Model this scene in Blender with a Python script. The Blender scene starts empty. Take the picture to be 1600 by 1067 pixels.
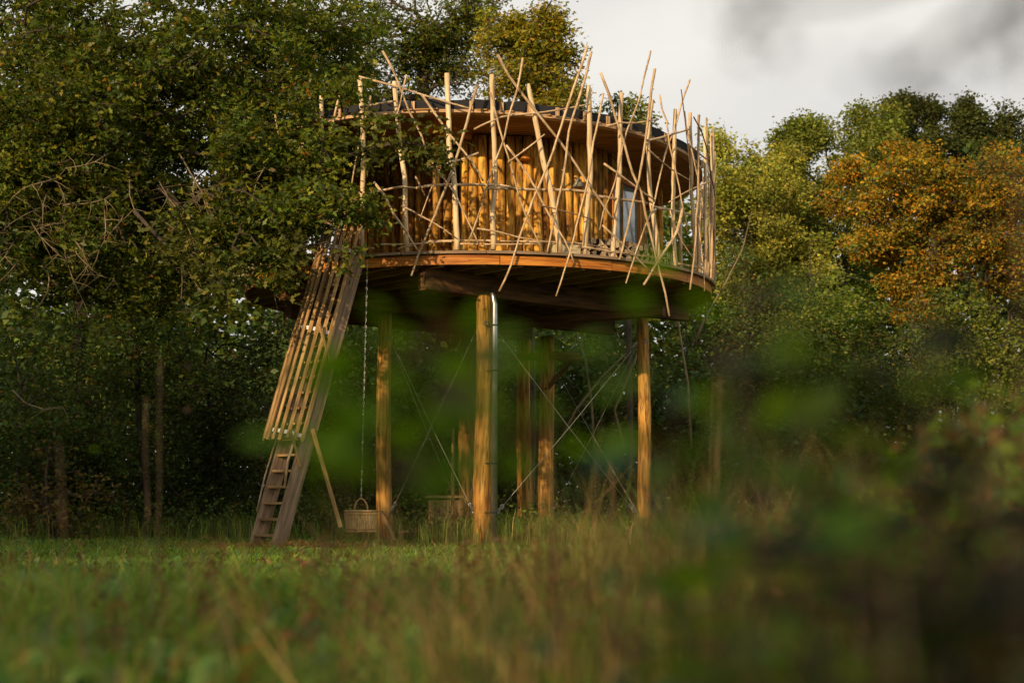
import bpy, math, random
import numpy as np
from mathutils import Vector, Matrix

R_ = math.radians
scene = bpy.context.scene
col = scene.collection
rnd = random.Random(7)
rng = np.random.default_rng(11)

# ---------------------------------------------------------------- camera
F = 2364.0                      # focal length in photo pixels (1600 wide)
CAMH = 0.75
PITCH = math.atan((780 - 533.5) / F)
cam_d = bpy.data.cameras.new('camera')
cam = bpy.data.objects.new('camera', cam_d)
col.objects.link(cam)
cam.location = (0, 0, CAMH)
cam.rotation_euler = (math.pi / 2 + PITCH, 0, 0)
cam_d.sensor_width = 36.0
cam_d.lens = 36.0 * F / 1600
cam_d.clip_start = 0.05
cam_d.clip_end = 3000
cam_d.dof.use_dof = True
cam_d.dof.focus_distance = 23.3
cam_d.dof.aperture_fstop = 1.7
scene.camera = cam

# ---------------------------------------------------------------- light
SUN_EL, SUN_AZ = 17.0, 34.0      # azimuth: degrees left of "straight behind the camera"
sdir = Vector((-math.sin(R_(SUN_AZ)) * math.cos(R_(SUN_EL)), -math.cos(R_(SUN_AZ)) * math.cos(R_(SUN_EL)), math.sin(R_(SUN_EL))))
sun_d = bpy.data.lights.new('sun', 'SUN')
sun_d.energy = 5.0
sun_d.angle = R_(0.6)
sun_d.color = (1.0, 0.73, 0.43)
sun = bpy.data.objects.new('sun', sun_d)
col.objects.link(sun)
sun.rotation_euler = sdir.to_track_quat('Z', 'Y').to_euler()

world = bpy.data.worlds.new('World')
scene.world = world
world.use_nodes = True
nt = world.node_tree
nt.nodes.clear()
N = nt.nodes.new
out = N('ShaderNodeOutputWorld'); bg = N('ShaderNodeBackground')
sky = N('ShaderNodeTexSky'); sky.sky_type = 'NISHITA'; sky.sun_disc = False
sky.sun_elevation = R_(SUN_EL)
sky.sun_rotation = math.atan2(sdir.x, sdir.y)
sky.dust_density = 2.0
tc = N('ShaderNodeTexCoord')
mp = N('ShaderNodeMapping'); mp.inputs['Scale'].default_value = (1.0, 1.0, 2.2)
n1 = N('ShaderNodeTexNoise'); n1.inputs['Scale'].default_value = 2.6; n1.inputs['Detail'].default_value = 6; n1.inputs['Roughness'].default_value = 0.5
r1 = N('ShaderNodeValToRGB')
r1.color_ramp.elements[0].position = 0.33; r1.color_ramp.elements[0].color = (0.68, 0.675, 0.665, 1)
r1.color_ramp.elements[1].position = 0.66; r1.color_ramp.elements[1].color = (0.92, 0.89, 0.83, 1)
n2 = N('ShaderNodeTexNoise'); n2.inputs['Scale'].default_value = 1.15; n2.inputs['Detail'].default_value = 3
r2 = N('ShaderNodeValToRGB')
r2.color_ramp.elements[0].position = 0.30; r2.color_ramp.elements[0].color = (0.72, 0.72, 0.72, 1)
r2.color_ramp.elements[1].position = 0.50; r2.color_ramp.elements[1].color = (1, 1, 1, 1)
sc_ = N('ShaderNodeVectorMath'); sc_.operation = 'SCALE'; sc_.inputs['Scale'].default_value = 0.10
mx = N('ShaderNodeMix'); mx.data_type = 'RGBA'
L = nt.links.new
L(tc.outputs['Generated'], mp.inputs['Vector'])
L(mp.outputs[0], n1.inputs['Vector']); L(mp.outputs[0], n2.inputs['Vector'])
L(n1.outputs['Fac'], r1.inputs['Fac']); L(n2.outputs['Fac'], r2.inputs['Fac'])
L(sky.outputs[0], sc_.inputs[0])
L(r2.outputs[0], mx.inputs['Factor']); L(sc_.outputs[0], mx.inputs['A']); L(r1.outputs[0], mx.inputs['B'])
L(mx.outputs['Result'], bg.inputs['Color']); bg.inputs['Strength'].default_value = 1.0
L(bg.outputs[0], out.inputs['Surface'])

vs = scene.view_settings
vs.view_transform = 'Standard'; vs.look = 'None'; vs.exposure = 0.0; vs.gamma = 1.0
vs.use_curve_mapping = False
scene.render.engine = 'CYCLES'
scene.cycles.use_denoising = True
scene.cycles.max_bounces = 6
scene.cycles.diffuse_bounces = 3
scene.cycles.glossy_bounces = 2
scene.cycles.transparent_max_bounces = 4
scene.cycles.transmission_bounces = 3

# ---------------------------------------------------------------- helpers
cP, sP = math.cos(PITCH), math.sin(PITCH)
def ray(x, y):
    u = (x - 800) / F; v = (533.5 - y) / F
    return (u, cP - v * sP, sP + v * cP)
def P(x, y, Y):
    d = ray(x, y); t = Y / d[1]
    return Vector((d[0] * t, Y, CAMH + d[2] * t))
def PX(x, Y):                     # X of a ground-level thing seen at column x
    return (x - 800) / F * Y

def tag(o, label=None, cat=None, group=None, kind=None):
    if label: o['label'] = label
    if cat: o['category'] = cat
    if group: o['group'] = group
    if kind: o['kind'] = kind
    return o
def empty(name, loc, label=None, cat=None, group=None):
    o = bpy.data.objects.new(name, None); col.objects.link(o)
    o.location = loc; o.empty_display_size = 0.2
    return tag(o, label, cat, group)
def link(name, me, parent=None, world_space=True):
    o = bpy.data.objects.new(name, me); col.objects.link(o)
    if parent:
        o.parent = parent
        if world_space:
            w = Vector((0, 0, 0)); q = parent
            while q: w += Vector(q.location); q = q.parent
            o.location = -w
    return o

class MB:
    """collects pieces; u/v in metres round and along each piece"""
    def __init__(s): s.v = []; s.f = []; s.uv = []; s.sm = []
    def face(s, idx, uvs, smooth=False):
        s.f.append(idx); s.uv.extend(uvs); s.sm.append(smooth)
    def tube(s, pts, rad, n=8, cap=True, lump=0.0, smooth=True, seed=None, squash=1.0):
        pts = [Vector(p) for p in pts]; m = len(pts)
        if not hasattr(rad, '__len__'): rad = [rad] * m
        r = random.Random(seed) if seed is not None else rnd
        t0 = (pts[1] - pts[0]).normalized()
        a = t0.orthogonal().normalized(); base = len(s.v); L_ = 0; Ls = []
        for i, p in enumerate(pts):
            t = (pts[min(i + 1, m - 1)] - pts[max(i - 1, 0)]).normalized()
            a = (a - t * a.dot(t)).normalized(); b = t.cross(a)
            if i: L_ += (p - pts[i - 1]).length
            Ls.append(L_)
            for k in range(n):
                an = 2 * math.pi * k / n
                rr = rad[i] * (1 + r.uniform(-lump, lump))
                s.v.append(p + (a * math.cos(an) + b * math.sin(an) * squash) * rr)
        off = r.uniform(0, 50)
        cir = 2 * math.pi * max(rad)
        for i in range(m - 1):
            for k in range(n):
                k2 = (k + 1) % n
                u0, u1 = cir * k / n, cir * (k + 1) / n
                s.face([base + i * n + k, base + i * n + k2, base + (i + 1) * n + k2, base + (i + 1) * n + k],
                       [(u0, Ls[i] + off), (u1, Ls[i] + off), (u1, Ls[i + 1] + off), (u0, Ls[i + 1] + off)], smooth)
        if cap:
            for i, rev in ((0, True), (m - 1, False)):
                idx = [base + i * n + k for k in range(n)]
                if rev: idx = idx[::-1]
                s.face(idx, [(0.3 * math.cos(k), 0.02 * k + off) for k in range(n)], False)
        return s
    def box(s, p0, p1, w, h, up=(0, 0, 1), ch=0.0):
        """bar from p0 to p1, w across, h along 'up'"""
        p0 = Vector(p0); p1 = Vector(p1); t = (p1 - p0); ln = t.length; t.normalize()
        up = Vector(up); sd = t.cross(up).normalized(); up = sd.cross(t).normalized()
        base = len(s.v); off = rnd.uniform(0, 50)
        if ch:
            c = [(-w/2+ch, -h/2), (w/2-ch, -h/2), (w/2, -h/2+ch), (w/2, h/2-ch), (w/2-ch, h/2), (-w/2+ch, h/2), (-w/2, h/2-ch), (-w/2, -h/2+ch)]
        else:
            c = [(-w/2, -h/2), (w/2, -h/2), (w/2, h/2), (-w/2, h/2)]
        n = len(c)
        for q in (p0, p1):
            for a, b in c: s.v.append(q + sd * a + up * b)
        acc = 0
        for k in range(n):
            k2 = (k + 1) % n
            d = math.hypot(c[k2][0] - c[k][0], c[k2][1] - c[k][1])
            s.face([base + k, base + k2, base + n + k2, base + n + k], [(acc, off), (acc + d, off), (acc + d, off + ln), (acc, off + ln)])
            acc += d
        s.face([base + k for k in range(n)][::-1], [(c[k][0], off + c[k][1] * .2) for k in range(n)][::-1])
        s.face([base + n + k for k in range(n)], [(c[k][0], off + c[k][1] * .2) for k in range(n)])
        return s
    def poly(s, pts, uvs=None, smooth=False):
        b = len(s.v); s.v += [Vector(p) for p in pts]
        s.face(list(range(b, b + len(pts))), uvs or [(p[0], p[1]) for p in pts], smooth); return s
    def prism(s, pts2, z0, z1):
        """vertical prism from a 2D outline"""
        b = len(s.v); n = len(pts2)
        for z in (z0, z1):
            for p in pts2: s.v.append(Vector((p[0], p[1], z)))
        for k in range(n):
            k2 = (k + 1) % n
            d = math.hypot(pts2[k2][0]-pts2[k][0], pts2[k2][1]-pts2[k][1])
            s.face([b + k, b + k2, b + n + k2, b + n + k], [(z0, 0), (z0, d), (z1, d), (z1, 0)])
        s.face([b + k for k in range(n)][::-1], [(p[1], p[0]) for p in pts2][::-1])
        s.face([b + n + k for k in range(n)], [(p[1], p[0]) for p in pts2])
        return s
    def arc(s, c, r0, r1, z0, z1, a0, a1, n, jit=0.0):
        """curved bar between radii r0<r1, heights z0<z1 (z may be functions of (x,y))"""
        b = len(s.v); f0 = z0 if callable(z0) else (lambda x, y: z0); f1 = z1 if callable(z1) else (lambda x, y: z1)
        for i in range(n + 1):
            a = a0 + (a1 - a0) * i / n
            for r, f in ((r1, f0), (r1, f1), (r0, f1), (r0, f0)):
                rr = r + rnd.uniform(-jit, jit)
                x = c[0] + rr * math.sin(a); y = c[1] - rr * math.cos(a)
                s.v.append(Vector((x, y, f(x, y) + rnd.uniform(-jit, jit))))
        for i in range(n):
            l0 = r1 * (a1 - a0) * i / n; l1 = r1 * (a1 - a0) * (i + 1) / n
            for k in range(4):
                k2 = (k + 1) % 4
                s.face([b + i*4 + k, b + (i+1)*4 + k, b + (i+1)*4 + k2, b + i*4 + k2], [(k*.2, l0), (k*.2, l1), (k*.2+.2, l1), (k*.2+.2, l0)])
        s.face([b, b+1, b+2, b+3], [(0, 0), (0.1, 0), (0.1, 0.05), (0, 0.05)])
        e = b + n * 4
        s.face([e+3, e+2, e+1, e], [(0, 0), (0.1, 0), (0.1, 0.05), (0, 0.05)])
        return s
    def mesh(s, name, m):
        me = bpy.data.meshes.new(name)
        me.from_pydata([tuple(v) for v in s.v], [], s.f)
        uvl = me.uv_layers.new(name='UVMap')
        uvl.data.foreach_set('uv', np.array(s.uv, dtype=np.float32).ravel())
        me.polygons.foreach_set('use_smooth', s.sm)
        me.materials.append(m); me.update(); return me
    def build(s, name, m, parent=None):
        return link(name, s.mesh(name, m), parent)

# ---------------------------------------------------------------- materials
def newmat(name):
    m = bpy.data.materials.new(name); m.use_nodes = True
    t = m.node_tree; b = t.nodes['Principled BSDF']
    return m, t, b
def ramp(t, stops):
    r = t.nodes.new('ShaderNodeValToRGB'); e = r.color_ramp.elements
    e[0].position = stops[0][0]; e[0].color = (*stops[0][1], 1)
    e[1].position = stops[-1][0]; e[1].color = (*stops[-1][1], 1)
    for p, c in stops[1:-1]:
        q = e.new(p); q.color = (*c, 1)
    return r
def wood(name, cols, su=14, sv=1.2, rough=0.8, bump=0.25, knots=0.0, knotcol=(0.05, 0.02, 0.008), streak=0.5, blotch=None, vary=0.25):
    """grain runs along v; each object differs by its random value"""
    m, t, b = newmat(name); n = t.nodes.new; l = t.links.new
    uv = n('ShaderNodeTexCoord'); mp = n('ShaderNodeMapping'); mp.inputs['Scale'].default_value = (su, sv, 1)
    oi = n('ShaderNodeObjectInfo'); mu = n('ShaderNodeMath'); mu.operation = 'MULTIPLY'; mu.inputs[1].default_value = 91.7
    l(uv.outputs['UV'], mp.inputs[0]); l(oi.outputs['Random'], mu.inputs[0])
    na = n('ShaderNodeTexNoise'); na.noise_dimensions = '4D'; na.inputs['Scale'].default_value = 1; na.inputs['Detail'].default_value = 6; na.inputs['Distortion'].default_value = 0.6
    l(mp.outputs[0], na.inputs['Vector']); l(mu.outputs[0], na.inputs['W'])
    k = len(cols)
    rp = ramp(t, [(0.32 + 0.38 * i / (k - 1), c) for i, c in enumerate(cols)])
    l(na.outputs['Fac'], rp.inputs[0])
    nb = n('ShaderNodeTexNoise'); nb.noise_dimensions = '4D'; nb.inputs['Scale'].default_value = 3.1; nb.inputs['Detail'].default_value = 4
    l(mp.outputs[0], nb.inputs['Vector']); l(mu.outputs[0], nb.inputs['W'])
    r2 = ramp(t, [(0.35, (1 - streak,) * 3), (0.55, (1, 1, 1))]); l(nb.outputs['Fac'], r2.inputs[0])
    mm = n('ShaderNodeMix'); mm.data_type = 'RGBA'; mm.blend_type = 'MULTIPLY'; mm.inputs['Factor'].default_value = 1
    l(rp.outputs[0], mm.inputs['A']); l(r2.outputs[0], mm.inputs['B']); cur = mm.outputs['Result']
    # whole-piece variation
    mr = n('ShaderNodeMapRange'); mr.inputs[3].default_value = 1 - vary; mr.inputs[4].default_value = 1 + vary
    l(oi.outputs['Random'], mr.inputs[0])
    vm = n('ShaderNodeVectorMath'); vm.operation = 'SCALE'; l(cur, vm.inputs[0]); l(mr.outputs[0], vm.inputs['Scale']); cur = vm.outputs[0]
    if knots:
        mk = n('ShaderNodeMapping'); mk.inputs['Scale'].default_value = (9, 3.2, 1)
        ad = n('ShaderNodeVectorMath'); ad.operation = 'ADD'
        cx = n('ShaderNodeCombineXYZ'); l(mu.outputs[0], cx.inputs[0]); l(mu.outputs[0], cx.inputs[1])
        l(uv.outputs['UV'], mk.inputs[0]); l(mk.outputs[0], ad.inputs[0]); l(cx.outputs[0], ad.inputs[1])
        vo = n('ShaderNodeTexVoronoi'); vo.inputs['Scale'].default_value = 1.0; l(ad.outputs[0], vo.inputs['Vector'])
        rk = ramp(t, [(0.04, (1, 1, 1)), (0.13, (0, 0, 0))]); l(vo.outputs['Distance'], rk.inputs[0])
        sc = n('ShaderNodeMath'); sc.operation = 'MULTIPLY'; sc.inputs[1].default_value = knots; l(rk.outputs[0], sc.inputs[0])
        mk2 = n('ShaderNodeMix'); mk2.data_type = 'RGBA'; mk2.inputs['B'].default_value = (*knotcol, 1)
        l(sc.outputs[0], mk2.inputs['Factor']); l(cur, mk2.inputs['A']); cur = mk2.outputs['Result']
    if blotch:
        mb = n('ShaderNodeMapping'); mb.inputs['Scale'].default_value = (blotch[1], blotch[2], 1)
        l(uv.outputs['UV'], mb.inputs[0])
        nc = n('ShaderNodeTexNoise'); nc.noise_dimensions = '4D'; nc.inputs['Scale'].default_value = 1; nc.inputs['Detail'].default_value = 7; nc.inputs['Roughness'].default_value = 0.65
        l(mb.outputs[0], nc.inputs['Vector']); l(mu.outputs[0], nc.inputs['W'])
        rc = ramp(t, [(blotch[3], (0, 0, 0)), (blotch[3] + 0.05, (1, 1, 1))]); l(nc.outputs['Fac'], rc.inputs[0])
        m3 = n('ShaderNodeMix'); m3.data_type = 'RGBA'; m3.inputs['B'].default_value = (*blotch[0], 1)
        l(rc.outputs[0], m3.inputs['Factor']); l(cur, m3.inputs['A']); cur = m3.outputs['Result']
    l(cur, b.inputs['Base Color']); b.inputs['Roughness'].default_value = rough
    b.inputs['Specular IOR Level'].default_value = 0.25
    bp = n('ShaderNodeBump'); bp.inputs['Strength'].default_value = bump; bp.inputs['Distance'].default_value = 0.02
    l(nb.outputs['Fac'], bp.inputs['Height']); l(bp.outputs[0], b.inputs['Normal'])
    return m
def plain(name, c, rough=0.6, metal=0.0, noise=0.2, scale=8, bump=0.0):
    m, t, b = newmat(name); n = t.nodes.new; l = t.links.new
    tc = n('ShaderNodeTexCoord'); na = n('ShaderNodeTexNoise'); na.inputs['Scale'].default_value = scale; na.inputs['Detail'].default_value = 5
    l(tc.outputs['Object'], na.inputs['Vector'])
    rp = ramp(t, [(0.3, tuple(v * (1 - noise) for v in c)), (0.7, tuple(min(1, v * (1 + noise)) for v in c))])
    l(na.outputs['Fac'], rp.inputs[0]); l(rp.outputs[0], b.inputs['Base Color'])
    b.inputs['Roughness'].default_value = rough; b.inputs['Metallic'].default_value = metal
    if bump:
        bp = n('ShaderNodeBump'); bp.inputs['Strength'].default_value = bump; bp.inputs['Distance'].default_value = 0.03
        l(na.outputs['Fac'], bp.inputs['Height']); l(bp.outputs[0], b.inputs['Normal'])
    return m
def leafmat(name, trans=0.34, gloss=0.012):
    m = bpy.data.materials.new(name); m.use_nodes = True; t = m.node_tree; t.nodes.clear(); n = t.nodes.new; l = t.links.new
    o = n('ShaderNodeOutputMaterial'); at = n('ShaderNodeAttribute'); at.attribute_name = 'Col'
    d = n('ShaderNodeBsdfDiffuse'); tr = n('ShaderNodeBsdfTranslucent'); g = n('ShaderNodeBsdfGlossy'); g.inputs['Roughness'].default_value = 0.45
    g.inputs['Color'].default_value = (0.8, 0.8, 0.8, 1)
    tw = n('ShaderNodeMix'); tw.data_type = 'RGBA'; tw.blend_type = 'MULTIPLY'; tw.inputs['Factor'].default_value = 1; tw.inputs['B'].default_value = (1.2, 1.1, 0.35, 1)
    m1 = n('ShaderNodeMixShader'); m1.inputs[0].default_value = trans
    m2 = n('ShaderNodeMixShader'); m2.inputs[0].default_value = gloss
    l(at.outputs['Color'], d.inputs[0]); l(at.outputs['Color'], tw.inputs['A']); l(tw.outputs['Result'], tr.inputs[0])
    l(d.outputs[0], m1.inputs[1]); l(tr.outputs[0], m1.inputs[2]); l(m1.outputs[0], m2.inputs[1]); l(g.outputs[0], m2.inputs[2]); l(m2.outputs[0], o.inputs['Surface'])
    return m

M = {}
M['pole'] = wood('debarked_pole', [(0.40, 0.26, 0.12), (0.68, 0.50, 0.28), (0.80, 0.63, 0.40)], 10, 1.5, 0.75, 0.15, 0.7, (0.12, 0.06, 0.03), 0.28, vary=0.10)
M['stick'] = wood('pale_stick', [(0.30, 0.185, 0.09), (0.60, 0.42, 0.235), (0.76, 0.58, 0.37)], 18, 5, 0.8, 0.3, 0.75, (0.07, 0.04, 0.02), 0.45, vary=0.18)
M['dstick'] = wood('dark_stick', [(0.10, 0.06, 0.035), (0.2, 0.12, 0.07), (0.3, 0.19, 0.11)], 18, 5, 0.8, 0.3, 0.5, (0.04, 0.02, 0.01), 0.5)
M['log'] = wood('wall_log', [(0.17, 0.058, 0.010), (0.48, 0.22, 0.030), (0.68, 0.36, 0.055), (0.80, 0.50, 0.11)], 8, 1.6, 0.7, 0.5, 0.9, (0.05, 0.018, 0.005), 0.7, blotch=((0.13, 0.05, 0.018), 14, 4.5, 0.60), vary=0.34)
M['post'] = wood('peeled_post', [(0.27, 0.105, 0.022), (0.52, 0.265, 0.055), (0.72, 0.45, 0.13)], 9, 1.0, 0.8, 0.6, 0.5, (0.05, 0.02, 0.01), 0.6, blotch=((0.13, 0.055, 0.02), 22, 2.2, 0.555), vary=0.12)
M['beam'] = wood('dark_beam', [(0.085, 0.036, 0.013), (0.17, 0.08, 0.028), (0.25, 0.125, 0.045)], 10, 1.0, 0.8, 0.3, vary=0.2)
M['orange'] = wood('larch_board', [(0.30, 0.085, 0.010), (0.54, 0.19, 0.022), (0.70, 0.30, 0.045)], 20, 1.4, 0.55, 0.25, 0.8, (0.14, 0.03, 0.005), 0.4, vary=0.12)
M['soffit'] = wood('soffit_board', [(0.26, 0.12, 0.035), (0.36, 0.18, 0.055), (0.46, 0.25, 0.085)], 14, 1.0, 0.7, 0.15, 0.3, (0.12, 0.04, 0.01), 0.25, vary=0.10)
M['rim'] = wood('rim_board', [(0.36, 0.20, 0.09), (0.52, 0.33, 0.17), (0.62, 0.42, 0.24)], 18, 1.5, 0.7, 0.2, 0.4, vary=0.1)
M['grey'] = wood('weathered_board', [(0.19, 0.125, 0.07), (0.32, 0.215, 0.13), (0.42, 0.30, 0.19)], 16, 0.9, 0.85, 0.35, 0.6, (0.05, 0.035, 0.02), 0.4, vary=0.14)
M['slat'] = wood('cage_slat', [(0.25, 0.14, 0.05), (0.41, 0.245, 0.095), (0.53, 0.35, 0.15)], 18, 1.2, 0.8, 0.3, 0.5, (0.06, 0.03, 0.01), 0.4, vary=0.28)
M['fire'] = wood('split_wood', [(0.5, 0.33, 0.16), (0.7, 0.5, 0.28), (0.8, 0.62, 0.38)], 12, 2, 0.85, 0.3, vary=0.3)
M['bark'] = wood('bark', [(0.035, 0.025, 0.016), (0.075, 0.055, 0.036), (0.13, 0.10, 0.07)], 9, 2.5, 0.95, 0.8, streak=0.6)
M['twig'] = wood('twig', [(0.10, 0.07, 0.035), (0.2, 0.15, 0.08), (0.28, 0.22, 0.12)], 9, 2.5, 0.95, 0.3)
M['stalk'] = wood('dry_stalk', [(0.11, 0.06, 0.03), (0.2, 0.12, 0.06), (0.28, 0.18, 0.09)], 9, 4, 0.95, 0.3)
M['wicker'] = wood('wicker', [(0.30, 0.17, 0.05), (0.5, 0.32, 0.12), (0.6, 0.42, 0.2)], 60, 8, 0.7, 0.5, streak=0.5)
M['membrane'] = plain('roof_membrane', (0.012, 0.012, 0.014), 0.9, 0, 0.3, 6, 0.3)
M['steel'] = plain('galvanised_steel', (0.42, 0.43, 0.43), 0.35, 0.9, 0.15, 9)
M['wire'] = plain('steel_cable', (0.42, 0.39, 0.33), 0.5, 0.5, 0.1, 9)
M['white'] = plain('white_band', (0.75, 0.74, 0.72), 0.4, 0.0, 0.06, 12)
M['inner'] = plain('cabin_lining', (0.02, 0.012, 0.008), 0.9)
M['cream'] = wood('cream_board', [(0.42, 0.36, 0.2), (0.55, 0.48, 0.3)], 8, 1, 0.8, 0.1)
M['lampshade'] = plain('lamp_enamel', (0.28, 0.27, 0.23), 0.5, 0.3, 0.2)
M['leaf'] = leafmat('leaf')
M['fgleaf'] = leafmat('near_leaf', 0.45, 0.015)
M['grass'] = leafmat('grass_blade', 0.38, 0.01)

def glassmat():
    m, t, b = newmat('window_glass')
    b.inputs['Base Color'].default_value = (0.16, 0.21, 0.22, 1)
    b.inputs['Roughness'].default_value = 0.06; b.inputs['Specular IOR Level'].default_value = 1.0
    b.inputs['Metallic'].default_value = 0.0; b.inputs['IOR'].default_value = 2.2
    return m
M['glass'] = glassmat()

# ---------------------------------------------------------------- ground
def groundmat():
    m, t, b = newmat('meadow_soil'); n = t.nodes.new; l = t.links.new
    tc = n('ShaderNodeTexCoord')
    na = n('ShaderNodeTexNoise'); na.inputs['Scale'].default_value = 0.9; na.inputs['Detail'].default_value = 8; na.inputs['Roughness'].default_value = 0.7
    l(tc.outputs['Object'], na.inputs['Vector'])
    rp = ramp(t, [(0.3, (0.02, 0.022, 0.008)), (0.5, (0.035, 0.045, 0.014)), (0.7, (0.075, 0.06, 0.025))])
    l(na.outputs['Fac'], rp.inputs[0]); l(rp.outputs[0], b.inputs['Base Color']); b.inputs['Roughness'].default_value = 1
    b.inputs['Specular IOR Level'].default_value = 0.05
    return m
def gz(x, y):
    """ground height: small undulation, nearly flat round the house"""
    a = 0.035 * math.sin(x * 0.9 + 1.3) * math.sin(y * 0.55) + 0.02 * math.sin(x * 2.3 + y * 1.7)
    return a
g = MB(); nx, ny = 90, 90
xs = [math.copysign(abs(q) ** 2.2, q) * 500 for q in np.linspace(-1, 1, nx)]
ys = [20 + math.copysign(abs(q) ** 2.2, q) * 700 for q in np.linspace(-1, 1, ny)]
for y in ys:
    for x in xs: g.v.append(Vector((x, y, gz(x, y) if abs(x) < 60 and abs(y - 20) < 60 else 0)))
for j in range(ny - 1):
    for i in range(nx - 1):
        q = [j*nx+i, j*nx+i+1, (j+1)*nx+i+1, (j+1)*nx+i]
        g.face(q, [(0, 0)] * 4, True)
tag(g.build('ground', groundmat()), 'meadow ground under the tree house and the woods', None, None, 'structure')

# ---------------------------------------------------------------- foliage engine
SH_OAK = np.array([(0, 0, 0), (.28, .17, .04), (.40, .08, .02), (.62, .27, .06), (.76, .11, .02), (1, 0, -.06), (.76, -.11, .02), (.62, -.27, .06), (.40, -.08, .02), (.28, -.17, .04)])
SH_HEX = np.array([(0, 0, 0), (.3, .26, .05), (.72, .2, .03), (1, 0, -.06), (.72, -.2, .03), (.3, -.26, .05)])
SH_DIA = np.array([(0, 0, 0), (.45, .28, .04), (1, 0, -.03), (.45, -.28, .04)])
SH_LONG = np.array([(0, 0, 0), (.4, .12, .03), (1, 0, -.08), (.4, -.12, .03)])

def unit(a): return a / (np.linalg.norm(a, axis=1, keepdims=True) + 1e-9)
def ngon_mesh(name, V, k, colors, mat):
    """V: (n,k,3) one k-gon per leaf; colors (n,3)"""
    n = V.shape[0]; me = bpy.data.meshes.new(name)
    me.vertices.add(n * k); me.vertices.foreach_set('co', V.reshape(-1).astype(np.float32))
    me.loops.add(n * k); me.loops.foreach_set('vertex_index', np.arange(n * k, dtype=np.int32))
    me.polygons.add(n); me.polygons.foreach_set('loop_start', (np.arange(n) * k).astype(np.int32))
    me.update(calc_edges=True)
    ca = me.color_attributes.new('Col', 'FLOAT_COLOR', 'POINT')
    c = np.ones((n, k, 4), dtype=np.float32); c[:, :, :3] = colors[:, None, :]
    ca.data.foreach_set('color', c.ravel())
    me.materials.append(mat); return me
def pick(palette, n, jit=0.3):
    w = np.array([p[1] for p in palette], float); w /= w.sum()
    c = np.array([p[0] for p in palette])[rng.choice(len(palette), n, p=w)]
    return c * rng.uniform(1 - jit, 1 + jit, (n, 1)) * rng.uniform(0.92, 1.08, (n, 3))
def leaves(name, Pn, size, shape, palette, mat, parent, droop=0.25, upbias=0.6, colors=None, kind=None, sizejit=0.35):
    n = len(Pn)
    D = unit(rng.normal(size=(n, 3)) * (1, 1, .6) + (0, 0, -droop))
    Nn = rng.normal(size=(n, 3)) + (0, 0, upbias); Nn = unit(Nn - D * (Nn * D).sum(1, keepdims=True))
    S = np.cross(D, Nn); sz = size * rng.uniform(1 - sizejit, 1 + sizejit, (n, 1, 1))
    sh = shape[None]
    V = Pn[:, None, :] + sz * (D[:, None] * sh[:, :, 0:1] + S[:, None] * sh[:, :, 1:2] + Nn[:, None] * sh[:, :, 2:3])
    me = ngon_mesh(name, V, shape.shape[0], pick(palette, n) if colors is None else colors, mat)
    o = link(name, me, parent)
    if kind: o['kind'] = kind
    return o
def tnoise(p, f, seed):
    """cheap smooth noise of positions"""
    r = np.random.default_rng(seed); a = np.zeros(len(p))
    for i in range(5):
        k = unit(r.normal(size=(1, 3)))[0] * f * (1 + .35 * i)
        a += np.sin(p @ k + r.uniform(0, 6.28))
    return a / 5
def sample_blobs(blobs, n, shell=0.45, gapf=1.3, gap=0.0, seed=1):
    """blobs: (centre Vector, rx, ry, rz)"""
    vol = np.array([(b[1] * b[2] * b[3]) ** 0.8 * (b[4] if len(b) > 4 else 1) for b in blobs]); vol /= vol.sum()
    out_ = np.zeros((0, 3))
    while len(out_) < n:
        m = n
        ix = rng.choice(len(blobs), m, p=vol)
        d = unit(rng.normal(size=(m, 3))); r = rng.uniform(0, 1, (m, 1)) ** shell
        c = np.array([tuple(b[0]) for b in blobs])[ix]; rad = np.array([b[1:4] for b in blobs])[ix]
        rr = 1 + 0.34 * tnoise(d * 3 + c, 1.7, seed)[:, None]
        p = c + d * r * rad * rr
        keep = tnoise(p, gapf, seed + 5) > gap - 0.62
        keep &= p[:, 2] > 0.15
        out_ = np.vstack([out_, p[keep]])
    return out_[:n]
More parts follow.
